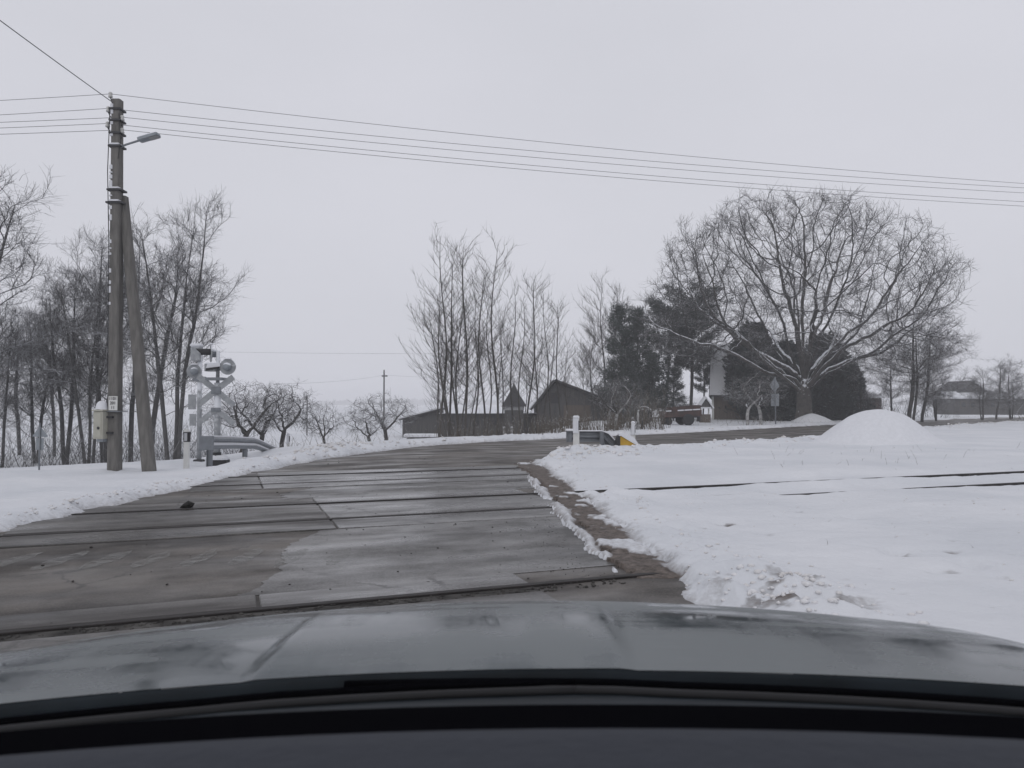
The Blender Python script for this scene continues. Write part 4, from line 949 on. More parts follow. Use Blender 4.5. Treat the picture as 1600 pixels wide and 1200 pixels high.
# --- undergrowth: uncountable stems
def stems(name, label, areas, m, seed, cat='undergrowth'):
    rng = np.random.default_rng(seed); T = []; RR = []
    for (x0, x1, y0, y1, n, h0, h1, lean, rad) in areas:
        x = rng.uniform(x0, x1, n); y = y0 + (y1 - y0) * rng.random(n); s = poly_sd(x, y, POLY); ok = s > .5; x, y = x[ok], y[ok]; z, _ = ground(x, y); n2 = len(x)
        h = rng.uniform(h0, h1, n2); d = np.stack([rng.normal(0, lean, n2), rng.normal(0, lean, n2), np.ones(n2)], 1); p = np.stack([x, y, z - .05], 1); L = [p]
        for k in range(3): d = d + rng.normal(0, .13, d.shape); p = p + d * (h / 3)[:, None]; L.append(p)
        T.append(np.stack(L, 1)); RR.append(np.broadcast_to(np.array([1, .8, .6, .3]) * rad, (n2, 4)))
        # side twigs
        st = T[-1][:, 2]; d2 = rng.normal(0, .5, st.shape) + (0, 0, .6); q = [st]; 
        for k in range(3): q.append(q[-1] + d2 * (h * .08)[:, None])
        T.append(np.stack(q, 1)); RR.append(np.broadcast_to(np.array([.7, .6, .5, .25]) * rad, (n2, 4)))
    V, F = ring_tubes(np.concatenate(T), np.concatenate(RR), 3)
    o = link_mesh(name, tris_mesh(name, V, F, m, smooth=True)); return tag(o, label, cat, kind='stuff')
stems('brush_stems', 'thin upright brush stems with snow in front of the barn', [(5.0, 8.0, 37.5, 43, 260, .6, 2.2, .16, .012), (1.0, 5.2, 31, 37, 520, .35, 1.0, .07, .011), (-3.2, 1.0, 31.5, 36, 200, .3, 1.1, .2, .009)], M_dry, 5)
stems('hedge_twigs', 'tangled low twigs under the trees at the left', [(-23, -12.0, 27, 38, 900, .5, 2.2, .5, .008)], M_barkfrost, 6)
stems('far_shrubs', 'low snowy shrubs under the trees at the right', [(26, 42, 52, 70, 700, .5, 2.4, .45, .013)], M_barkfrost, 7)
stems('weed_stalks', 'dry weed stalks poking through the verge snow', [(5, 15, 14.5, 23, 60, .06, .25, .5, .004), (2, 9, 6, 9, 26, .03, .10, .6, .0025), (-9.5, -5, 24, 33, 90, .2, .6, .6, .006), (-7.2, -3.6, 30, 40, 110, .2, .7, .8, .007), (10, 20, 41, 60, 160, .2, .7, .5, .008)], M_dry, 8)

# ------------------------------------------------------------------ utility pole
PD = 15.4; pxx = px_x(181, PD); pz = gz(pxx, PD)
top = px_z(152, PD)
pole = empty('utility_pole', (pxx, PD, pz), 0, 'grey concrete utility pole with leaning brace at the left', 'utility pole')
H = top - pz
def taper(w0, d0, w1, d1, z0, z1, x1=0, y1=0):
    c = .25
    def ring(w_, d_, z, x, y):
        a, b = w_ / 2, d_ / 2; k = min(a, b) * c
        return [(x - a + k, y - b, z), (x + a - k, y - b, z), (x + a, y - b + k, z), (x + a, y + b - k, z), (x + a - k, y + b, z), (x - a + k, y + b, z), (x - a, y + b - k, z), (x - a, y - b + k, z)]
    v = ring(w0, d0, z0, 0, 0) + ring(w1, d1, z1, x1, y1)
    f = [tuple(range(7, -1, -1)), tuple(range(8, 16))] + [(i, (i + 1) % 8, 8 + (i + 1) % 8, 8 + i) for i in range(8)]
    return MB().add(v, f)
taper(.225, .24, .175, .18, -.5, H, x1=-.045).build('shaft', M_pole, pole)
# brace: foot to the right, meets the shaft at 2/3 height
bz = px_z(318, PD) - pz; bx = px_x(233, PD - .1) - pxx
taper(.23, .21, .15, .16, 0, bz + .25, x1=-bx + .045, y1=.16).build('brace', M_pole, pole, loc=(bx, -.05, -.05))
for py, dx, wd in ((296, .0, .30), (316, .02, .34), (227, 0, .26), (168, 0, .24), (186, 0, .24), (206, 0, .24)):
    z = px_z(py, PD) - pz; sx = -.045 * z / H
    MB().box(sx - wd / 2, sx + wd / 2, -.125, .125, z - .018, z + .018).build('clamp_band', M_dsteel, pole)
    if py in (296, 316, 227): MB().box(sx - .1, sx + .1, -.14, .0, z + .02, z + .05).build('snow_cap', M_snow, pole)
for k in range(26):
    z = H * (.42 + .56 * rs.random()); sx = -.045 * z / H - .1125 + .025 * z / H; hh = rs.uniform(.02, .09)
    MB().bbox(sx - .012, sx + .05, -.135 + .03 * z / H, -.06, z, z + hh, .008).build('plastered_snow', M_snow, pole)
# insulators on hooks
wire_pts = {}
for i, (py, sx, dx) in enumerate([(147, -.12, 0), (170, -.16, 0), (184, .13, 0), (194, -.17, 0), (204, .13, 0)]):
    z = px_z(py, PD) - pz
    hk = MB().tube([(-.045 + (-.05 if sx < 0 else .05), 0, z - .14), (-.045 + sx * .8, -.03, z - .12), (-.045 + sx, -.05, z - .03), (-.045 + sx, -.05, z + .02)], .012, 6).build('insulator_hook', M_dsteel, pole)
    M4 = Matrix.Translation((-.045 + sx, -.05, z))
    MB().lathe([(.012, -.03), (.04, -.03), (.045, 0), (.03, .02), (.04, .04), (.035, .07), (.015, .085)], 12, M4).build('insulator', M_porc, hk, smooth=True)
    wire_pts[i] = (pxx - .045 + sx, PD - .05, pz + z + .045)
MB().tube([(-.14, -.11, H - .2), (-.16, -.13, H - 1.5), (-.12, -.12, H - 3), (-.11, -.12, 1.9)], .009, 5).build('service_cable', M_black, pole)
MB().tube([(.04, -.1, H - .3), (.09, -.12, H - .9), (.03, -.1, H - 1.25)], .007, 5).build('service_cable', M_black, pole)
# street lamp on the pole
lz = px_z(226, PD)
lamp = empty('street_lamp', (pxx + .06, PD - .05, lz), 0, 'flat grey street lamp head on a short arm near pole top', 'street lamp')
MB().tube([(0, 0, -.02), (.12, -.02, .02), (.42, -.05, .10)], [.022, .022, .022], 8).build('arm', M_galv, lamp)
Ml = Matrix.Translation((.40, -.05, .09)) @ Matrix.Rotation(R(-16), 4, 'Y')
hd = MB().bbox(0, .42, -.10, .10, -.02, .06, .025, Ml).build('lamp_head', M_grey, lamp)
MB().box(.22, .40, -.08, .08, -.034, -.021, Ml).build('lens', mat('lamp_lens', (.25, .25, .25), .3), hd)
# meter box and number plate
bxz = px_z(685, PD)
box = empty('meter_box', (px_x(160, PD - .1), PD - .12, bxz), R(-14), 'beige electricity meter box with snow on top on pole', 'meter box')
MB().bbox(-.115, .115, -.10, .10, 0, .56, .012).build('cabinet', M_beige, box)
MB().bbox(-.135, .135, -.125, .12, .562, .59, .01).build('lid', M_beige, box)
MB().box(-.085, .085, -.112, -.101, .03, .52).build('door', M_beige, box)
MB().lathe([(.03, 0), (.03, .012), (.018, .02)], 12, Matrix.Translation((.03, -.112, .22)) @ Matrix.Rotation(R(90), 4, 'X')).build('lock', M_dsteel, box)
MB().box(-.05, .09, -.06, .06, -.06, -.002).build('cable_gland', M_grey, box)
n_, k_ = 5, 14
V = [(0, 0, .17)]; F = []
for i in range(1, n_ + 1):
    for j in range(k_):
        a = 2 * math.pi * j / k_; t = i / n_; V.append((.125 * t * math.cos(a) * 1.0, .115 * t * math.sin(a), .17 * math.sqrt(max(0, 1 - t ** 3)) + .01 * math.sin(3 * a)))
F = [(0, 1 + j, 1 + (j + 1) % k_) for j in range(k_)] + [(1 + i * k_ + j, 1 + (i + 1) * k_ + j, 1 + (i + 1) * k_ + (j + 1) % k_, 1 + i * k_ + (j + 1) % k_) for i in range(n_ - 1) for j in range(k_)]
mesh_obj('snow_cap', V, F, M_snow, box, True, (0, 0, .589))
MB().box(.10, .24, .0, .06, .1, .14).build('bracket', M_dsteel, box); MB().box(.10, .24, .0, .06, .42, .46).build('bracket', M_dsteel, box)
plate = empty('number_plate', (px_x(177, PD - .16), PD - .165, px_z(641, PD)), R(-6), 'small white pole number plate reading 1101 201 11', 'plate')
MB().bbox(-.095, .095, -.004, .004, 0, .285, .002).build('plate', M_white, plate)
def text(s, size, loc, parent, m, name='lettering', rx=R(90)):
    cu = bpy.data.curves.new(name, 'FONT'); cu.body = s; cu.size = size; cu.align_x = 'CENTER'; cu.align_y = 'CENTER'; cu.extrude = .001; cu.offset = .002
    t = bpy.data.objects.new('tmp', cu); C.objects.link(t)
    me = bpy.data.meshes.new_from_object(t.evaluated_get(bpy.context.evaluated_depsgraph_get())); bpy.data.objects.remove(t)
    me.materials.clear(); me.materials.append(m); o = link_mesh(name, me, parent, loc); o.rotation_euler = (rx, 0, 0); return o
for s_, z in (('1101', .235), ('201', .145), ('11', .055)): text(s_, .085, (0, -.0065, z), plate, M_black)
MB().box(-.15, .15, -.005, .26, -.03, -.012).build('strap', M_galv, plate)

# ------------------------------------------------------------------ wires
def wire(name, a, b, sag, label, r=.0052, cat='power line', group=None, n=40):
    a, b = Vector(a), Vector(b); pts = []
    for i in range(n + 1):
        t = i / n; p = a.lerp(b, t); p.z -= 4 * sag * t * (1 - t); pts.append(p)
    return tag(MB().tube(pts, r, 4).build(name, M_wire), label, cat, group)
lblR = ['top', 'second', 'third', 'fourth', 'lowest']
endR = [(1600, 286), (1600, 292), (1600, 300), (1600, 312), (1600, 319)]
for i in range(5):
    a = Vector(wire_pts[i]); d = 20.6; q = Vector((px_x(1600, d), d, px_z([284, 291, 299, 313, 320][i], d)))
    b = a + (q - a) * 1.75; sg = .42; t = 1 / 1.75
    b.z = (q.z + 4 * sg * t * (1 - t) - a.z) / t + a.z
    wire('overhead_wire', a, b, sg, lblR[i] + ' of the five wires running from pole to the right', group='overhead wires to the right')
    a2 = Vector(wire_pts[i]); L_py = [152, 175, 187, 196, 206][i]; d2 = 15.1; q = Vector((px_x(0, d2), d2, px_z(L_py, d2)))
    b = a2 + (q - a2) * 14; sg = .35; t = 1 / 14; b.z = (q.z + 4 * sg * t * (1 - t) - a2.z) / t + a2.z
    wire('overhead_wire', a2, b, sg, lblR[i] + ' of the five wires leaving pole to the left edge', group='overhead wires to the left')
a = Vector((pxx - .1, PD - .1, pz + H - .08)); q = Vector((px_x(0, 12.0), 12.0, px_z(32, 12.0))); b = a + (q - a) * 9; sg = .5; t = 1 / 9
b.z = (q.z + 4 * sg * t * (1 - t) - a.z) / t + a.z
wire('overhead_wire', a, b, sg, 'twisted cable rising from pole top to the upper left', r=.010)
for i, (p0, y0, p1, y1, d0, d1) in enumerate([(300, 549, 1000, 548, 88, 96), (420, 600, 600, 586, 70, 112), (600, 586, 1000, 600, 112, 150)]):
    wire('distant_wire', (px_x(p0, d0), d0, px_z(y0, d0)), (px_x(p1, d1), d1, px_z(y1, d1)), .3, ['faint upper line across the sky behind the thicket', 'faint wire falling left from the distant thin pole', 'faint wire running right from the distant thin pole'][i], r=.010)
# distant poles
for px, d, ty, r, lb in ((600, 112, 578, .14, 'thin distant utility pole above the bushy tree'), (480, 62, 618, .05, 'short thin post in the field beside the umbrella-shaped tree')):
    x = px_x(px, d); z = gz(x, d); p = empty('distant_pole', (x, d, z), 0, lb, 'pole'); h = px_z(ty, d) - z
    MB().tube([(0, 0, -.3), (0, 0, h)], [r, r * .75], 8).build('shaft', M_wood, p)
    if d > 100: MB().box(-.35, .5, -.05, .05, h - 1.0, h - .8).build('crossarm', M_wood, p)
    else: MB().box(-r * 1.3, r * 1.3, -r * 1.3, r * 1.3, h, h + .06).build('cap', M_snow, p)

# ------------------------------------------------------------------ delineator posts
def delineator(x, y, h, label, rz=0, snowy=True, wd=.06):
    z = gz(x, y); r = empty('delineator_post', (x, y, z), rz, label, 'delineator', 'white delineator posts')
    poly = [(-wd, -.035), (wd, -.035), (wd * .75, .035), (-wd * .75, .035)]
    v = [(a, b, -.25) for a, b in poly] + [(a, b, h - (.0 if b < 0 else .05)) for a, b in poly]
    MB().add(v, [(3, 2, 1, 0), (4, 5, 6, 7), (0, 1, 5, 4), (1, 2, 6, 5), (2, 3, 7, 6), (3, 0, 4, 7)]).build('post', M_white, r)
    MB().box(-wd - .003, wd + .003, -.038, .037, h * .68, h * .93).build('black_band', M_black, r)
    if snowy:
        MB().bbox(-wd * 1.1, wd * .7, -.062, -.039, h * .60, h * .995, .02).build('plastered_snow', M_snow, r)
        MB().bbox(-wd * 1.05, wd * 1.05, -.05, .04, h - .002, h + .07, .03).build('snow_cap', M_snow, r)
    else:
        MB().box(-wd * .62, wd * .62, -.043, -.0385, h * .705, h * .905).build('reflector', mat('reflector_grey', (.45, .46, .48), .35, var=.1), r)
    return r
delineator(px_x(293, 16.1), 16.1, .84, 'white delineator post with framed reflector left of the guardrail', R(-18), False)
delineator(px_x(451, 33), 33, .95, 'distant snow-capped delineator post beyond the left guardrail', 0)
delineator(px_x(900, 20.6), 20.6, 1.02, 'snow-plastered white delineator post in front of the right guardrail', 0, wd=.085)
delineator(px_x(989, 22.9), 22.9, .86, 'small white delineator post behind the yellow block', 0)

# ------------------------------------------------------------------ guardrails
WB = [(0, .155), (.03, .15), (.08, .105), (.08, .065), (.015, .025), (.015, -.025), (.08, -.065), (.08, -.105), (.03, -.15), (0, -.155)]
WP = WB + [(a - .006, b * .99) for a, b in WB[::-1]]
def guardrail(name, path, posts, label, face, endplate=True):
    p0 = Vector(path[0]); r = empty(name, (p0.x, p0.y, gz(p0.x, p0.y)), 0, label, 'guardrail', None); off = Vector((p0.x, p0.y, r.location.z))
    pp = [Vector(p) - off for p in path]
    prof = [(a * face, b) for a, b in WP]
    MB().sweep(prof, pp).build('beam', M_galv, r)
    # snow caught in the channel and on the lower lip
    MB().sweep([(.018 * face, -.02), (.07 * face, -.057), (.078 * face, -.045), (.03 * face, .012)], pp).build('snow_ledge', M_snow, r)
    MB().sweep([(-.02, .155), (.03, .152), (.02, .185), (-.012, .187)], pp[:max(2, len(pp) - 1)]).build('snow_cap', M_snow, r)
    for x, y in posts:
        g = gz(x, y); t = None
        zt = min(pp, key=lambda q: (q.x + off.x - x) ** 2 + (q.y + off.y - y) ** 2).z + off.z
        MB().box(-.06, -.05, -.05, .05, g - .4 - off.z, zt + .14 - off.z).box(.05, .06, -.05, .05, g - .4 - off.z, zt + .14 - off.z).box(-.05, .05, -.006, .006, g - .4 - off.z, zt + .14 - off.z).build('post', M_galv, r, loc=(x - off.x, y - off.y, 0))
    return r
gl0 = (px_x(327, 18.2), 18.2); gz0 = gz(*gl0)
path = [(gl0[0], 18.2, px_z(692, 18.2)), (px_x(363, 20.2), 20.2, px_z(692, 20.2)), (px_x(397, 22.4), 22.4, px_z(693, 22.4)), (px_x(404, 23.0), 23.0, px_z(695, 23.0)), (px_x(430, 26.2), 26.2, px_z(706, 26.2)), (px_x(440, 27.5), 27.5, px_z(714, 27.5))]
g1 = guardrail('guardrail', path, [(gl0[0] - .10, 18.5), (px_x(391, 22) - .14, 22.0)], 'galvanised guardrail with sloped end below the crossing signal', 1)
MB().bbox(-.17, .17, -.01, .01, -.17, .17, .01, Matrix.Rotation(R(10), 4, 'Z')).build('end_plate', M_galv, g1, loc=(-.03, -.06, path[0][2] - g1.location.z))
pr = [(px_x(893, 21.8), 21.8, px_z(682, 21.8)), (px_x(940, 22.0), 22.0, px_z(682, 22.0)), (px_x(945, 22.02), 22.02, px_z(684, 22.0)), (px_x(964, 22.1), 22.1, px_z(704, 22.1)), (px_x(968, 22.1), 22.1, px_z(708, 22.1))]
g2 = guardrail('guardrail', pr, [(px_x(940, 21.9), 21.9), ], 'short grey guardrail behind the snow-plastered post at the bend', -1)
pts = []
for i in range(9):
    a = R(-90 + 22 * i); pts.append((px_x(893, 21.8) - .0 - .16 * math.cos(a - R(0)) * .9, 21.95 + .16 * math.sin(a), px_z(682, 21.8)))
off = g2.location
MB().sweep([(.004, .16), (-.004, .16), (-.004, -.16), (.004, -.16)], [Vector(p) - off for p in pts]).build('curled_end', M_galv, g2)
MB().bbox(-.14, .12, -.18, .1, .16, .22, .03).build('snow_cap', M_snow, g2, loc=(pr[0][0] - off.x - .03, 21.9 - off.y, pr[0][2] - off.z))
# yellow end block
yb = empty('end_block', (px_x(966, 21.6), 21.6, gz(px_x(966, 21.6), 21.6)), 0, 'yellow and black wedge block with a thick snow cap', 'concrete block')
MB().prism([(.04, -.1), (.50, -.1), (.50, .03), (.06, .30), (.04, .30)], -.12, .14).build('wedge', M_yellow, yb)
MB().prism([(-.10, -.1), (.037, -.1), (.037, .30), (-.03, .32), (-.10, .10)], -.125, .145).build('black_face', M_black, yb)
MB().prism([(.0, .303), (.06, .305), (.50, .035), (.56, -.02), (.56, .06), (.44, .24), (.24, .38), (.08, .41), (.0, .36)], -.15, .17).build('snow_cap', M_snow, yb)

# ------------------------------------------------------------------ crossing signals
SD = 19.4; sx_ = px_x(340, SD); sz = gz(sx_, SD)
sig = empty('crossing_signal', (sx_, SD, sz), 0, 'grey railway crossing signal with double crossbuck seen from behind', 'crossing signal')
def sp(px, py, d=SD): return (px_x(px, d) - sx_, d - SD, px_z(py, d) - sz)
MB().tube([(0, 0, -.3), (0, 0, px_z(598, SD) - sz)], .083, 14).build('mast', M_lgrey, sig, True)
MB().tube([(0, 0, px_z(598, SD) - sz), (0, 0, px_z(548, SD) - sz)], .045, 10).build('upper_mast', M_lgrey, sig, True)
MB().tube([(0, 0, .02), (0, 0, .34)], .11, 12).build('boot', M_black, sig)
MB().bbox(-.10, .28, -.16, .16, -.1, .16, .02).build('relay_box', M_black, sig)
MB().bbox(-.16, .29, -.17, .17, .155, .27, .07).build('snow_cap', M_snow, sig)
def arm(c, ang, L, wd, name='crossbuck_arm', dy=-.10, m=M_lgrey):
    M4 = Matrix.Translation(c) @ Matrix.Rotation(ang, 4, 'Y')
    return MB().box(0, L, dy, dy + .012, -wd / 2, wd / 2, M4).build(name, m, sig)
c1 = sp(340, 610); c2 = sp(340, 640)
arm(c1, R(40), .60, .15); arm(c1, R(-38), .56, .15, dy=-.114); arm(c1, R(140), .56, .15, dy=-.114); arm(c1, R(-142), .60, .15)
arm(c2, R(38), .58, .14); arm(c2, R(142), .58, .14, dy=-.114)
MB().bbox(-.12, .12, -.13, -.085, -.09, .09, .01).build('clamp', M_galv, sig, loc=c1)
MB().bbox(-.12, .12, -.13, -.085, -.05, .05, .01).build('clamp', M_galv, sig, loc=c2)
def disc_head(px, py, d, rad, yaw, visor_side, parent, off, deep=True):
    c = Vector((px_x(px, d), d, px_z(py, d))) - off
    M0 = Matrix.Translation(c) @ Matrix.Rotation(yaw, 4, 'Z') @ Matrix.Rotation(R(90), 4, 'X')
    h = MB().lathe([(rad * .96, -.012), (rad, 0), (rad * .96, .012)], 26, M0).build('background_disc', M_lgrey, parent)
    MB().lathe([(.09, .0125), (.105, .03), (.10, .12), (.06, .16)], 16, M0).build('lamp_housing', M_grey, h, True)
    # half-round visor on the far side
    Mv = Matrix.Translation(c) @ Matrix.Rotation(yaw, 4, 'Z')
    vs = []; fs = []; k = 14
    for r_, y_ in ((.115, .013), (.115, .36), (.107, .36), (.107, .013)):
        for j in range(k + 1):
            a = math.pi * (-.12 + 1.24 * j / k); vs.append(Mv @ Vector((r_ * math.cos(a), y_ * (1 if y_ < .1 else .65 + .35 * max(0, math.sin(a))), r_ * math.sin(a))))
    n1 = k + 1
    for q in range(3):
        for j in range(k): fs.append((q * n1 + j, q * n1 + j + 1, (q + 1) * n1 + j + 1, (q + 1) * n1 + j))
    MB().add(vs, fs).build('visor', M_black, h)
    MB().bbox(-rad * .5, rad * .5, -.05, .05, rad * .93, rad * 1.12, .03, Mv).build('snow_cap', M_snow, h)
    return h
offS = Vector((sx_, SD, sz))
disc_head(355.5, 573, 19.3, .205, R(6), 1, sig, offS)
disc_head(329, 552, 19.45, .235, R(118), 1, sig, offS)
MB().bbox(-.34, .24, -.05, .05, -.05, .05, .01).build('lamp_bracket', M_galv, sig, loc=sp(342, 576))
hb = sp(330, 573)
MB().bbox(-.13, .16, -.16, .14, -.12, .10, .03).build('lamp_box', M_lgrey, sig, loc=hb)
MB().prism([(-.17, -.045), (.16, .02), (.16, .05), (-.17, .02)], -.19, -.165).build('visor', M_black, sig, loc=sp(336, 577))
MB().prism([(-.19, .02), (.17, .07), (.16, .16), (-.15, .14)], -.17, .12).build('snow_cap', M_snow, sig, loc=sp(337, 577))
MB().bbox(-.22, .22, -.2, .2, -.02, .05, .02).build('bracket_plate', M_galv, sig, loc=sp(338, 593))
sig2d = 20.4; s2x = px_x(312, sig2d); s2z = gz(s2x, sig2d)
sig2 = empty('signal_mast', (s2x, sig2d, s2z), 0, 'thinner grey signal mast with lamp boxes left of the double crossbuck', 'signal mast')
MB().tube([(0, 0, -.3), (0, 0, px_z(545, sig2d) - s2z)], .062, 12).build('mast', M_lgrey, sig2, True)
MB().bbox(-.14, .12, -.12, .12, 0, .40, .03).build('lamp_box', M_lgrey, sig2, loc=(px_x(308, sig2d) - s2x, -.02, px_z(564, sig2d) - s2z))
MB().bbox(-.16, .13, -.13, .13, 0, .07, .03).build('snow_cap', M_snow, sig2, loc=(px_x(308, sig2d) - s2x, -.02, px_z(541, sig2d) - s2z))
disc_head(303, 580, 20.3, .19, R(20), 1, sig2, Vector((s2x, sig2d, s2z)))
MB().bbox(-.16, .14, -.1, .1, -.06, .06, .01).build('lamp_bracket', M_galv, sig2, loc=(0, 0, px_z(592, sig2d) - s2z))
MB().box(-.30, -.09, -.02, -.005, -.20, .20).build('side_plate', M_lgrey, sig2, loc=(0, 0, px_z(628, sig2d) - s2z))
MB().box(-.26, -.08, -.02, -.005, -.16, .16).build('side_plate', M_lgrey, sig2, loc=(0, 0, px_z(656, sig2d) - s2z))
MB().bbox(-.12, .12, -.12, .12, -.15, .05, .02).build('base', M_dsteel, sig2)

# ------------------------------------------------------------------ road signs seen from behind
def sign_post(px, d, parts, ztop_py, label, rr=.025, rz=0):
    x = px_x(px, d); z = gz(x, d); s = empty('road_sign', (x, d, z), rz, label, 'road sign')
    MB().tube([(0, 0, -.3), (0, 0, px_z(ztop_py, d) - z)], rr, 8).build('post', M_galv, s, True)
    for nm, poly in parts:
        pz_ = [((qx - px) / FPX * d, px_z(qy, d) - z) for qx, qy in poly]
        MB().prism(pz_, rr + .002, rr + .006).build(nm, M_grey, s)
    return s
sign_post(63, 15.3, [('triangle_plate', [(50.5, 682), (62, 665), (75, 681), (74, 683)]), ('lower_plate', [(56.5, 684.5), (68.5, 684.5), (68.5, 703), (56.5, 703)])], 661, 'small thin-posted sign with triangle and plate, back to us, far left', .016)
sign_post(1211.5, 45.5, [('diamond_plate', [(1203, 603), (1211, 589.5), (1218.5, 603), (1211, 613.5)]), ('lower_plate', [(1205, 615), (1217.5, 615), (1217.5, 634.5), (1205, 634.5)])], 589, 'diamond priority sign with plate below, seen from behind, before the oak', .04)

# ------------------------------------------------------------------ buildings
BD = 58.0; bgz = -1.35
def bx3(px): return px_x(px, BD)
def bz3(py): return px_z(py, BD)
# low lean-to and long shed
sh = empty('board_shed', (bx3(660), BD, bgz), 0, 'low long dark board shed with lean-to left of the thicket', 'shed')
o3 = Vector((bx3(660), BD, bgz))
def loc3(px, py): return (bx3(px) - o3.x, bz3(py) - o3.z)
MB().prism([(loc3(629, 656)[0], -.3), (loc3(686, 656)[0], -.3), loc3(686, 641.5), loc3(629, 656)], 0, 4).build('lean_to_wall', M_wood, sh)
a, b = loc3(625, 656.5), loc3(689, 640.2)
MB().prism([(a[0], a[1]), (b[0], b[1]), (b[0], b[1] + .10), (a[0], a[1] + .10)], -.35, 4.2).build('lean_to_roof', M_shingle, sh)
MB().prism([(a[0] + .02, a[1] + .102), (b[0] - .02, b[1] + .102), (b[0] - .02, b[1] + .22), (a[0] + .02, a[1] + .2)], -.25, 4.1).build('roof_snow', M_snow, sh)
a, b = loc3(686.5, 648), loc3(835, 645)
MB().box(a[0], b[0], .3, 4.3, -.3, a[1]).build('long_wall', M_wood, sh)
MB().prism([(-.05, a[1] + .002), (4.6, a[1] - .2), (4.6, a[1] - .12), (-.05, a[1] + .09)], a[0] - .1, b[0] + .2, 'x').build('roof', M_shingle, sh)
MB().prism([(-.03, a[1] + .092), (4.55, a[1] - .11), (4.55, a[1] - .02), (-.03, a[1] + .14)], a[0] - .05, b[0] + .15, 'x').build('roof_snow', M_snow, sh)
for i, px in enumerate((700, 738, 766)):
    q = loc3(px, 660); MB().box(q[0], q[0] + .5, .285, .302, q[1] - .3, q[1] + .15).build('window', M_black, sh)
for px in (644, 661, 678): q = loc3(px, 650); MB().box(q[0] - .05, q[0] + .05, -.03, .0, -.3, loc3(px, 656 - (px - 629) * .25)[1]).build('wall_post', M_wood, sh)
# tower with a pyramid roof
tw = empty('pyramid_tower', (bx3(803), BD - 1.5, bgz), 0, 'small dark tower with steep pyramid roof and pale band under eaves', 'tower')
def t3(px, py): return ((px - 803) / FPX * (BD - 1.5), px_z(py, BD - 1.5) - bgz)
hw = t3(818, 640)[0]
MB().box(-hw, hw, 0, 2 * hw, -.3, t3(803, 641)[1]).build('wall', M_wood, tw)
MB().box(-hw - .04, hw + .04, -.04, 2 * hw + .04, t3(803, 640.9)[1], t3(803, 635.5)[1]).build('pale_band', mat('pale_boards', (.42, .42, .43), .8, col2=(.12, .12, .12), scale=9, stretch=(6, 6, .3)), tw)
e = t3(823, 636)[0]; zb, zt = t3(803, 635.4)[1], t3(803, 598)[1]; cy_ = hw
MB().add([(-e, cy_ - e, zb), (e, cy_ - e, zb), (e, cy_ + e, zb), (-e, cy_ + e, zb), (-e * .42, cy_ - e * .42, zb + (zt - zb) * .52), (e * .42, cy_ - e * .42, zb + (zt - zb) * .52), (e * .42, cy_ + e * .42, zb + (zt - zb) * .52), (-e * .42, cy_ + e * .42, zb + (zt - zb) * .52), (0, cy_, zt)],
         [(3, 2, 1, 0), (0, 1, 5, 4), (1, 2, 6, 5), (2, 3, 7, 6), (3, 0, 4, 7), (4, 5, 8), (5, 6, 8), (6, 7, 8), (7, 4, 8)]).build('roof', M_shingle, tw)
MB().tube([(0, cy_, zt - .1), (0, cy_, zt + .35)], .03, 6).build('finial', M_dsteel, tw)
for px in (790, 798, 808, 816): q = t3(px, 660); MB().box(q[0] - .04, q[0] + .04, -.05, -.002, -.3, t3(803, 641.5)[1]).build('corner_post', M_wood, tw)
# big barn
bn = empty('barn', (bx3(890), BD - 1, bgz), 0, 'big dark wooden barn with long sloping roof behind the saplings', 'barn')
DB = BD - 1
def b3(px, py): return ((px - 890) / FPX * DB, px_z(py, DB) - bgz)
g = [(b3(838, 640)[0], -.3), (b3(985, 640)[0], -.3), b3(985, 641), b3(866, 598), b3(838, 632)]
MB().prism(g, 0, 9).build('gable_wall', M_wood, bn)
for nm, A_, B_ in (('roof', (994, 644.5), (865, 595.5)), ('roof', (865, 595.5), (829, 641))):
    a, b = b3(*A_), b3(*B_); n = Vector((-(b[1] - a[1]), b[0] - a[0])).normalized(); n = n if n.y > 0 else -n
    rf = MB().prism([a, b, (b[0] + n.x * .14, b[1] + n.y * .14), (a[0] + n.x * .14, a[1] + n.y * .14)], -.5, 9.4).build(nm, M_shingle, bn)
    MB().prism([(a[0] + n.x * .142, a[1] + n.y * .142), (b[0] + n.x * .142, b[1] + n.y * .142), (b[0] + n.x * .2, b[1] + n.y * .2), (a[0] + n.x * .2, a[1] + n.y * .2)], .2, 9.3).build('roof_snow', M_snow, rf)
q = b3(900, 690); MB().box(q[0] - 1.0, q[0] + 1.0, -.05, -.002, 0, 2.6).build('barn_door', M_woodb, bn)
q = b3(866, 622); MB().box(q[0] - .35, q[0] + .35, -.04, -.002, q[1] - .4, q[1] + .4).build('loft_hatch', M_black, bn)
for px in range(842, 985, 12):
    q = b3(px, 0); ztop = np.interp(px, [838, 866, 985], [b3(0, 632)[1], b3(0, 598)[1], b3(0, 641)[1]]) - .15
    MB().box(q[0] - .035, q[0] + .035, -.03, -.002, -.3, ztop).build('batten', M_wood, bn)
# plank pile under snow
x = bx3(655); pp_ = empty('plank_pile', (px_x(660, 50), 50, gz(px_x(660, 50), 50)), 0, 'flat pile of planks under snow in front of the low shed', 'plank pile')
for k in range(5): MB().box(-1.2 + .07 * k, 1.25 - .05 * k, -.4, .4, -.05 + .09 * k, .03 + .09 * k).build('plank', M_wood, pp_)
MB().bbox(-1.2, 1.25, -.45, .42, .393, .60, .09).build('snow_cap', M_snow, pp_)
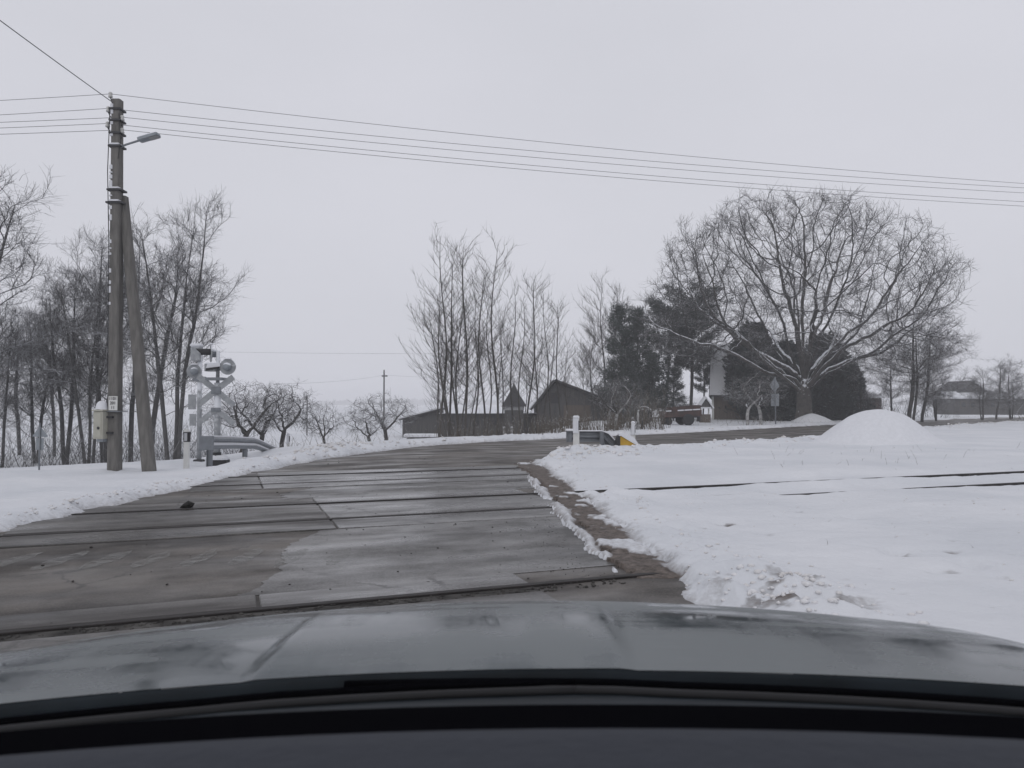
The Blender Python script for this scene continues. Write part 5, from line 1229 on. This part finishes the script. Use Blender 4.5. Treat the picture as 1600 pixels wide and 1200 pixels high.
# snowy house
HD = 61.0; hx = px_x(1113, HD); hz = gz(hx, HD)
ho = empty('wooden_house', (hx, HD, hz), R(-17), 'brown wooden house with steep snowy roof left of the thujas', 'house')
ev = px_z(613, HD) - hz; rg_ = px_z(540, HD) - hz
MB().box(0, 4.4, 0, 6.5, -.3, ev + .05).build('wall', M_woodb, ho)
MB().prism([(0, ev + .05), (6.5, ev + .05), (3.25, rg_ - .2)], .02, 4.38, 'x').build('gable', M_woodb, ho)
for y0, y1, z0, z1 in ((-.45, 3.25, ev - .35, rg_), (6.95, 3.25, ev - .35, rg_)):
    rf = MB().prism([(y0, z0), (y1, z1), (y1, z1 + .12), (y0, z0 + .12)], -.25, 4.65, 'x').build('roof', M_shingle, ho)
    MB().prism([(y0, z0 + .122), (y1, z1 + .122), (y1, z1 + .30), (y0, z0 + .30)], -.2, 4.6, 'x').build('roof_snow', M_snow, rf)
MB().box(.25, .9, -.04, -.002, .0, 2.0).build('door', M_woodb, ho)
MB().box(-.05, .12, -.06, .12, -.3, ev).build('corner_post', M_white, ho)
MB().box(2.9, 3.5, 3.0, 3.6, rg_ - .5, rg_ + .9).build('chimney', mat('brick_plain', (.22, .12, .09), .9, var=.4, scale=8), ho)
wn = MB().box(1.9, 2.9, -.05, -.002, 1.0, 2.0).build('window', M_white, ho); MB().box(1.98, 2.36, -.06, -.051, 1.08, 1.92).build('pane', M_glass, wn); MB().box(2.44, 2.82, -.06, -.051, 1.08, 1.92).build('pane', M_glass, wn)
# small roofed well
WD = 52.0; wx_ = px_x(1101, WD); wz = gz(wx_, WD)
we = empty('roofed_well', (wx_, WD, wz), 0, 'tiny white-framed hut with pointed snowy roof beside the trailer', 'well house')
MB().box(-.32, .32, -.3, .3, -.1, .55).build('base', M_woodb, we)
for a in (-.27, .27): MB().box(a - .04, a + .04, -.05, .05, .552, 1.05).build('post', M_white, we)
MB().prism([(-.42, 1.0), (.42, 1.0), (0, 1.62)], -.32, .32).build('gable', M_wood, we)
for s_ in (-1, 1): MB().prism([(s_ * .5, .93), (0, 1.66), (0, 1.78), (s_ * .56, 1.0)], -.42, .42).build('roof_snow', M_snow, we)
MB().box(-.36, .36, -.33, -.305, .95, 1.05).build('ledge_snow', M_snow, we)
# far right farmhouse
FD = 92.0; fx = px_x(1540, FD); fz = gz(fx, FD)
fh = empty('farmhouse', (fx, FD, fz), 0, 'long dark farmhouse with snowy lean-to roof at far right', 'farmhouse'); fh.scale = (.88, .88, .84)
def f3(px, py): return ((px - 1540) / FPX * FD, px_z(py, FD) - fz)
a, b = f3(1484, 618), f3(1640, 618)
MB().box(a[0], b[0], 0, 5, -.4, a[1]).build('wall', M_wood, fh)
MB().prism([(-.5, a[1] - .02), (2.6, f3(0, 608)[1]), (2.6, f3(0, 608)[1] + .3), (-.5, a[1] + .25)], a[0] - .3, b[0] + .3, 'x').build('roof_snow', M_snow, fh)
MB().prism([f3(1506, 609), f3(1566, 609), f3(1536, 588)], 2.0, 8).build('gable', M_wood, fh)
for A_, B_ in (((1501, 612), (1536, 586.5)), ((1536, 586.5), (1571, 612))):
    p, q = f3(*A_), f3(*B_); MB().prism([p, q, (q[0], q[1] + .25), (p[0], p[1] + .25)], 1.8, 8.2).build('gable_roof', M_snow if A_[0] > 1520 else M_shingle, fh)
for px in (1500, 1517, 1552, 1580): q = f3(px, 630); wn = MB().box(q[0] - .4, q[0] + .4, -.05, -.002, q[1] - .4, q[1] + .5).build('window', M_woodb, fh); MB().box(q[0] - .32, q[0] + .32, -.06, -.051, q[1] - .32, q[1] + .42).build('pane', M_glass, wn)
# second outbuilding
x = px_x(1356, 72); z = gz(x, 72); sb = empty('small_shed', (x, 72, z), 0, 'small reddish-brown shed between the thujas and bare trees', 'shed')
MB().box(-1.6, 1.3, 0, 2.5, -.3, px_z(622, 72) - z).build('wall', M_rust, sb); h_ = px_z(622, 72) - z
MB().prism([(-1.8, h_), (1.5, h_), (1.5, h_ + .12), (-1.8, h_ + .2)], -.2, 2.7).build('roof_snow', M_snow, sb)
MB().box(-.4, .4, -.05, -.002, 0, 1.6).build('door', M_wood, sb)

# ------------------------------------------------------------------ trailer and tractor
def wheel(parent, c, rad, wid, rim, name='wheel'):
    M0 = Matrix.Translation(c) @ Matrix.Rotation(R(90), 4, 'X')
    t = MB().lathe([(rad * .62, -wid / 2), (rad * .9, -wid / 2), (rad, -wid * .32), (rad, wid * .32), (rad * .9, wid / 2), (rad * .62, wid / 2)], 22, M0).build(name, M_tyre, parent, True)
    MB().lathe([(rad * .12, -wid * .42), (rad * .6, -wid * .34), (rad * .615, -wid * .46), (rad * .615, wid * .46), (rad * .6, wid * .34), (rad * .12, wid * .42)], 18, M0).build('rim', rim, t)
    return t
TD = 46.0; tx0, tx1 = px_x(1034, TD), px_x(1091, TD); tz = gz((tx0 + tx1) / 2, TD)
tl = empty('farm_trailer', ((tx0 + tx1) / 2, TD, tz), R(3), 'rusty red farm trailer with snow on ledges beside the house', 'trailer')
L = (tx1 - tx0) / 2
MB().prism([(-L, .46), (L, .55), (L, .92), (-L, .80)], -.75, .75).build('box_side', M_rust, tl)
MB().prism([(-L + .45, .80), (L - .05, .925), (L - .05, 1.20), (-L + .45, 1.06)], -.72, -.68).build('upper_board', M_rust, tl); MB().prism([(-L + .45, .80), (L - .05, .925), (L - .05, 1.20), (-L + .45, 1.06)], .68, .72).build('upper_board', M_rust, tl)
MB().prism([(L - .09, .925), (L - .05, .925), (L - .05, 1.2), (L - .09, 1.2)], -.68, .68).build('tail_board', M_rust, tl)
for a, b in ((-L + .05, -L + .35), (-.35, .0), (.06, .5), (.56, L - .12)):
    z1 = lambda q: .80 + (q + L) / (2 * L) * .12
    MB().prism([(a, z1(a)), (b, z1(b)), (b, z1(b) + .07), (a, z1(a) + .07)], -.83, -.722).build('snow_ledge', M_snow, tl)
MB().prism([(-L, .36), (L, .45), (L, .53), (-L, .44)], -.4, .4).build('chassis', M_dsteel, tl)
MB().tube([(-L, 0, .42), (-L - .9, 0, .42)], .05, 6).build('drawbar', M_dsteel, tl)
for yy in (-.72, .72): wheel(tl, (.28, yy * 1.06, .33), .35, .18, mat('snowy_rim', (.5, .5, .52), .8, col2=(.06, .06, .06), scale=5)); wheel(tl, (-L + .25, yy * .8, .22), .22, .14, M_dsteel)
MB().box(L - .05, L + .1, -.1, .1, .2, .5).build('tail_bracket', M_dsteel, tl)
QD = 47.5; qx = px_x(996, QD); qz = gz(qx, QD)
tc_ = empty('tractor', (qx, QD, qz), R(-4), 'dark old tractor with snowy mudguard behind the pale stakes', 'tractor'); tc_.scale = (.74, .74, .74)
wheel(tc_, (.45, -.7, .66), .68, .34, M_dsteel); wheel(tc_, (.45, .7, .66), .68, .34, M_dsteel)
wheel(tc_, (-1.35, -.6, .42), .43, .22, M_dsteel); wheel(tc_, (-1.35, .6, .42), .43, .22, M_dsteel)
MB().bbox(-1.85, -.25, -.34, .34, .6, 1.25, .08).build('bonnet', M_tract, tc_)
MB().bbox(-.3, .75, -.55, .55, .55, 1.15, .06).build('body', M_tract, tc_)
cbn = MB()
for a, b in ((-.27, -.5), (-.27, .5), (.7, -.5), (.7, .5)): cbn.box(a - .03, a + .03, b - .03, b + .03, 1.15, 1.95)
cbn.build('cab_frame', M_tract, tc_)
MB().bbox(-.4, .82, -.6, .6, 1.952, 2.05, .03).build('cab_roof', M_tract, tc_)
MB().box(-.23, .66, -.505, -.495, 1.18, 1.92).build('cab_window', M_glass, tc_); MB().box(-.23, .66, .495, .505, 1.18, 1.92).build('cab_window', M_glass, tc_)
for yy in (-.7, .7):
    pts = [(.45 + .76 * math.cos(a), yy, .66 + .76 * math.sin(a)) for a in np.linspace(.1, 2.6, 10)]
    MB().sweep([(-.19, 0), (.19, 0), (.19, .03), (-.19, .03)], pts).build('mudguard', M_tract, tc_)
    MB().sweep([(-.17, .032), (.17, .032), (.12, .09), (-.12, .09)], pts[2:8]).build('snow_cap', M_snow, tc_)
MB().tube([(-1.0, -.2, 1.2), (-1.0, -.2, 1.85)], .035, 8).build('exhaust_pipe', M_dsteel, tc_)
# pale stakes near the bend
for i, (px, d, ty, lb, m) in enumerate([(996, 38, 642, 'short pale snow-plastered stake left of the tractor wheel', M_barkwash), (1003, 39, 640, 'thin dark stake right next to the tractor wheel', M_wood), (787, 34, 668, 'left one of two snow-capped stubs at the sapling feet', M_barkwash), (799, 34, 668, 'right one of two snow-capped stubs at the sapling feet', M_barkwash)]):
    x = px_x(px, d); z = gz(x, d); st = empty('stake', (x, d, z), 0, lb, 'stake'); h = px_z(ty, d) - z
    MB().tube([(0, 0, -.2), (.02, 0, h * .5), (.03, 0, h)], [.07, .06, .05] if i != 1 else .05, 7).build('shaft', m, st, True)
    MB().tube([(.03, 0, h), (.03, 0, h + .05)], [.06, .03], 7).build('snow_cap', M_snow, st, True)

# ------------------------------------------------------------------ the car we sit in
def mat_paint():
    m = bpy.data.materials.new('car_paint'); m.use_nodes = True; n = m.node_tree.nodes; l = m.node_tree.links; b = n['Principled BSDF']
    tc = n.new('ShaderNodeTexCoord'); mp = n.new('ShaderNodeMapping'); mp.inputs['Scale'].default_value = (9, 1.6, 1); l.new(tc.outputs['Object'], mp.inputs['Vector'])
    nz = n.new('ShaderNodeTexNoise'); nz.inputs['Scale'].default_value = 1.6; nz.inputs['Detail'].default_value = 7; l.new(mp.outputs[0], nz.inputs['Vector'])
    mp3 = n.new('ShaderNodeMapping'); mp3.inputs['Scale'].default_value = (1.0, 5.5, 1); l.new(tc.outputs['Object'], mp3.inputs['Vector'])
    n2 = n.new('ShaderNodeTexNoise'); n2.inputs['Scale'].default_value = 1.8; n2.inputs['Detail'].default_value = 6; l.new(mp3.outputs[0], n2.inputs['Vector'])
    mxn = n.new('ShaderNodeMath'); mxn.operation = 'MULTIPLY_ADD'; mxn.inputs[1].default_value = .55; l.new(nz.outputs['Fac'], mxn.inputs[0]); l.new(n2.outputs['Fac'], mxn.inputs[2])
    fa = n.new('ShaderNodeMapRange'); fa.inputs['From Min'].default_value = .68; fa.inputs['From Max'].default_value = .90; l.new(mxn.outputs[0], fa.inputs['Value'])
    mx = n.new('ShaderNodeMix'); mx.data_type = 'RGBA'; mx.inputs[6].default_value = (.055, .070, .078, 1); mx.inputs[7].default_value = (.15, .165, .17, 1); l.new(fa.outputs[0], mx.inputs[0])
    l.new(mx.outputs[2], b.inputs['Base Color'])
    rr = n.new('ShaderNodeMapRange'); rr.inputs['To Min'].default_value = .06; rr.inputs['To Max'].default_value = .42; l.new(fa.outputs[0], rr.inputs['Value']); l.new(rr.outputs[0], b.inputs['Roughness'])
    b.inputs['Metallic'].default_value = .25
    return m
M_paint = mat_paint()
M_cowl = mat('cowl_plastic', (.018, .025, .032), .55, var=.6, scale=7, stretch=(1, 5, 1), bump=.1, spec=.14)
M_frit = mat('black_frit', (.004, .004, .005), .8, spec=0.0)
M_dash = mat('dashboard_plastic', (.034, .038, .049), .8, var=.1, scale=60, bump=.15, spec=.3)
CX = -0.085
car = empty('car', (CX, 0, 0), 0, 'dark grey car we look out of, its wet bonnet filling the foreground', 'car')
def grid(name, xs, ys, fz, m, parent=car, smooth=True, thick=0.0):
    V = [(x, y, fz(x, y)) for y in ys for x in xs]; n = len(xs); F = [(j * n + i, j * n + i + 1, (j + 1) * n + i + 1, (j + 1) * n + i) for j in range(len(ys) - 1) for i in range(n - 1)]
    return mesh_obj(name, V, F, m, parent, smooth)
ROLL = math.tan(R(1.75))
def ss_(a, b, t): t = max(0, min(1, (t - a) / (b - a))); return t * t * (3 - 2 * t)
def hood_z(x, y):
    t = y - .88 + .16 * x * x
    z = 1.087 + .012 * t - .225 * t * t - .30 * max(0, t - .75) ** 2 - .055 * x * x
    z += .011 * (1 - ss_(.212 + .02 * (y - .9), .232 + .03 * (y - .9), abs(x + .0))) * (1 - ss_(.95, 1.15, y - .2)) * ss_(-.05, .12, y - .885 + .07 * x * x)
    z -= .35 * max(0, abs(x) - .79) ** 1.5
    return z + ROLL * x
xs = [i * .01 for i in range(-84, 85)]
hood = grid('bonnet', xs, [.0] , hood_z, M_paint) if False else None
V = []; F = []; ts = np.linspace(0, 1, 60); n = len(xs)
for t in ts:
    for x in xs:
        y0 = .885 - .07 * x * x; y1 = 2.02 - .30 * x * x - .12 * abs(x) ** 4
        y = y0 + (y1 - y0) * t; V.append((x, y, hood_z(x, y)))
F = [(j * n + i, j * n + i + 1, (j + 1) * n + i + 1, (j + 1) * n + i) for j in range(len(ts) - 1) for i in range(n - 1)]
Vs = []
for dy_, dz_ in ((0, -.001), (-.004, -.005), (-.007, -.016)):
    for x in xs: y0 = .885 - .07 * x * x; Vs.append((x, y0 + dy_, hood_z(x, y0) + dz_))
mesh_obj('bonnet_seal', Vs, [((q + 1) * n + i, (q + 1) * n + i + 1, q * n + i + 1, q * n + i) for q in (0, 1) for i in range(n - 1)], M_cowl, car, True)
mesh_obj('bonnet', V, F, M_paint, car, True)
# front end, wings, sills: simple closed skins around the visible bonnet
for s in (-1, 1):
    V = []; F = []; m_ = 40
    for j in range(m_ + 1):
        t = j / m_; y = -2.2 + (1.68 + 2.2) * t
        top_ = hood_z(.84, max(y, .885 - .07 * .7)) - ROLL * .84 if y > .8 else 1.0
        top_ += ROLL * s * .84
        out = .90 - .10 * ss_(1.2, 1.7, y)
        V += [(s * .845, y, top_ - .004), (s * (out - .02), y, top_ - .06), (s * out, y, top_ - .22), (s * out, y, .55), (s * (out - .05), y, .30)]
    F = [(j * 5 + i, j * 5 + i + 1, (j + 1) * 5 + i + 1, (j + 1) * 5 + i) for j in range(m_) for i in range(4)]
    mesh_obj('wing', V, F, M_paint, car, True)
V = []; F = []
for x in xs:
    y1 = 2.02 - .30 * x * x - .12 * abs(x) ** 4; zt = hood_z(x, y1)
    V += [(x, y1 + .004, zt - .004), (x, y1 + .06, zt - .08), (x, y1 + .09, .62), (x, y1 + .13, .5), (x, y1 + .05, .25)]
F = [(j * 5 + i, (j + 1) * 5 + i, (j + 1) * 5 + i + 1, j * 5 + i + 1) for j in range(n - 1) for i in range(4)]
mesh_obj('front_bumper', V, F, M_paint, car, True)
for s in (-1, 1):
    MB().bbox(s * .62 - .17, s * .62 + .17, 1.86, 2.0, .66, .76, .02).build('headlight', mat('headlight_glass', (.5, .5, .5), .1), car)
    for yy in (1.15, -1.6): 
        M0 = Matrix.Translation((s * .80, yy, .325)) @ Matrix.Rotation(R(90), 4, 'Y')
        t_ = MB().lathe([(.2, -.1), (.3, -.1), (.325, -.07), (.325, .07), (.3, .1), (.2, .1)], 24, M0).build('wheel', M_tyre, car, True)
        MB().lathe([(.03, -.09), (.2, -.08), (.2, .08), (.03, .09)], 18, M0).build('rim', M_galv, t_)
MB().box(-.72, .72, -2.1, .2, .30, .36).build('floor_pan', M_dsteel, car)
# roof and pillars above and behind the viewer
V = []; F = []
rx_ = [i * .1 for i in range(-6, 7)]; ry_ = [-2.0, -1.2, -.6, -.15]
for lay, dz in ((0, 0), (1, -.05)):
    for y in ry_:
        for x in rx_: V.append((x, y, 1.66 - .12 * x * x - .05 * ((y + .9) / 1.1) ** 2 + dz))
nr = len(rx_); q = nr * len(ry_)
for j in range(len(ry_) - 1):
    for i in range(nr - 1): F += [(j * nr + i, j * nr + i + 1, (j + 1) * nr + i + 1, (j + 1) * nr + i), (q + j * nr + i, q + (j + 1) * nr + i, q + (j + 1) * nr + i + 1, q + j * nr + i + 1)]
for i in range(nr - 1): e0 = (len(ry_) - 1) * nr + i; F.append((e0, e0 + 1, q + e0 + 1, q + e0))
mesh_obj('roof', V, F, M_paint, car, True)
for s in (-1, 1):
    MB().tube([(s * .80, .62, 1.02), (s * .72, .25, 1.34), (s * .61, -.15, 1.60)], [.045, .04, .04], 8).build('windscreen_pillar', M_paint, car, True)
    MB().tube([(s * .84, -1.0, 1.0), (s * .62, -1.0, 1.60)], .05, 8).build('door_pillar', M_paint, car, True)
    MB().tube([(s * .80, -2.1, 1.0), (s * .60, -1.9, 1.56)], .07, 8).build('rear_pillar', M_paint, car, True)
    MB().box(s * .80 - .03, s * .80 + .03, -2.1, .55, .35, 1.0).build('door_panel', M_dash, car)
MB().box(-.8, .8, -2.2, -2.1, .35, 1.0).build('tailgate', M_paint, car)
# cowl with wipers, frit edge and dashboard top
cx_ = [i * .05 for i in range(-17, 18)]
def cowl_p(x, t):
    ya, yb = .884 - .07 * x * x, .60 - .12 * x * x
    za, zb_ = hood_z(x, .885 - .07 * x * x) - .014, 1.161 - .05 * x * x + ROLL * x
    return (x, ya * (1 - t) + yb * t, za * (1 - t) + zb_ * t - .012 * math.sin(math.pi * t))
nn = len(cx_)
def strip_surface(name, fn, nt_, m):
    ts = np.linspace(0, 1, nt_); V = [fn(x, t) for t in ts for x in cx_]
    return mesh_obj(name, V, [(j * nn + i, (j + 1) * nn + i, (j + 1) * nn + i + 1, j * nn + i + 1) for j in range(nt_ - 1) for i in range(nn - 1)], m, car, True)
strip_surface('cowl', cowl_p, 12, M_cowl)
for x0, x1, ta, tb in ((-.72, .16, .50, .22), (-.10, .70, .14, .40)):
    pts = []
    for i in range(12):
        f_ = i / 11; p = cowl_p(x0 + (x1 - x0) * f_, ta + (tb - ta) * f_); pts.append((p[0], p[1], p[2] + .010))
    wp = MB().tube(pts, .0045, 6).build('wiper_arm', M_frit, car, True)
    MB().tube([(p[0], p[1] - .012, p[2] - .004) for p in pts[1:]], .005, 6).build('wiper_blade', M_tyre, wp, True)
strip_surface('windscreen_edge', lambda x, t: (x, (.60 - .12 * x * x) * (1 - t) + (.47 - .14 * x * x) * t, 1.161 - .05 * x * x + ROLL * x + .001 * t), 5, M_frit)
MB().box(-.80, .80, .44, .46, .5, 1.10).build('bulkhead', M_frit, car)
V = []; ts = np.linspace(0, 1, 14)
for t in ts:
    for x in cx_:
        y = (.535 - .15 * x * x) * (1 - t) + .20 * t
        V.append((x, y, 1.178 - .05 * x * x + ROLL * x * 1.1 + .022 * math.sin(t * 1.6) - (.02 * (1 - t / .08) ** 2 if t < .08 else 0)))
F = [(j * nn + i, (j + 1) * nn + i, (j + 1) * nn + i + 1, j * nn + i + 1) for j in range(len(ts) - 1) for i in range(nn - 1)]
k0 = len(V)
for x in cx_: V.append((x, .545 - .15 * x * x, 1.10 + ROLL * x))
F += [(i, i + 1, k0 + i + 1, k0 + i) for i in range(nn - 1)]
mesh_obj('dashboard', V, F, M_dash, car, True)
MB().box(-.78, .78, .10, .205, .62, 1.18).build('dashboard_front', M_dash, car)

# ------------------------------------------------------------------ far wood on the horizon, haze
rng = np.random.default_rng(77); n = 5200
ang = rng.uniform(-.75, .75, n); dd = rng.uniform(1100, 1500, n); x = dd * np.sin(ang); y = dd * np.cos(ang)
hh = (4 + 9 * fbm(ang * 9, dd * .004, 3, 3)) * rng.uniform(.6, 1.1, n); z = ground(x, y)[0]
V = []; F = []; c0 = 0
base = np.array([(1, 0, 0), (-.5, .87, 0), (-.5, -.87, 0), (.75, .3, .55), (-.6, .6, .6), (-.2, -.8, .5), (0, 0, 1)]); fc = np.array([(0, 1, 4), (0, 4, 3), (1, 2, 5), (1, 5, 4), (2, 0, 3), (2, 3, 5), (3, 4, 6), (4, 5, 6), (5, 3, 6)])
for i in range(n):
    q = base * (1 + rng.uniform(-.25, .25, (7, 1))) * np.array([rng.uniform(3.0, 7), rng.uniform(3.0, 7), hh[i]]); V.append(q + (x[i], y[i], z[i] - .5)); F.append(fc + c0); c0 += 7
fw_ = link_mesh('far_wood', tris_mesh('far_wood', np.concatenate(V), np.concatenate(F), M_far)); tag(fw_, 'distant wood fading into haze along the horizon', 'wood', kind='stuff')

HZ = bpy.data.materials.new('haze'); HZ.use_nodes = True; n = HZ.node_tree.nodes; n.clear()
pv = n.new('ShaderNodeVolumePrincipled'); pv.inputs['Color'].default_value = (.985, .985, 1.0, 1); pv.inputs['Density'].default_value = 0.0017; pv.inputs['Anisotropy'].default_value = 0.1
oo = n.new('ShaderNodeOutputMaterial'); HZ.node_tree.links.new(pv.outputs[0], oo.inputs['Volume'])
hz_ = MB().box(-1900, 1900, -120, 2700, -5, 24).build('haze', HZ); tag(hz_, 'thin winter haze over the whole landscape', 'haze', kind='stuff')
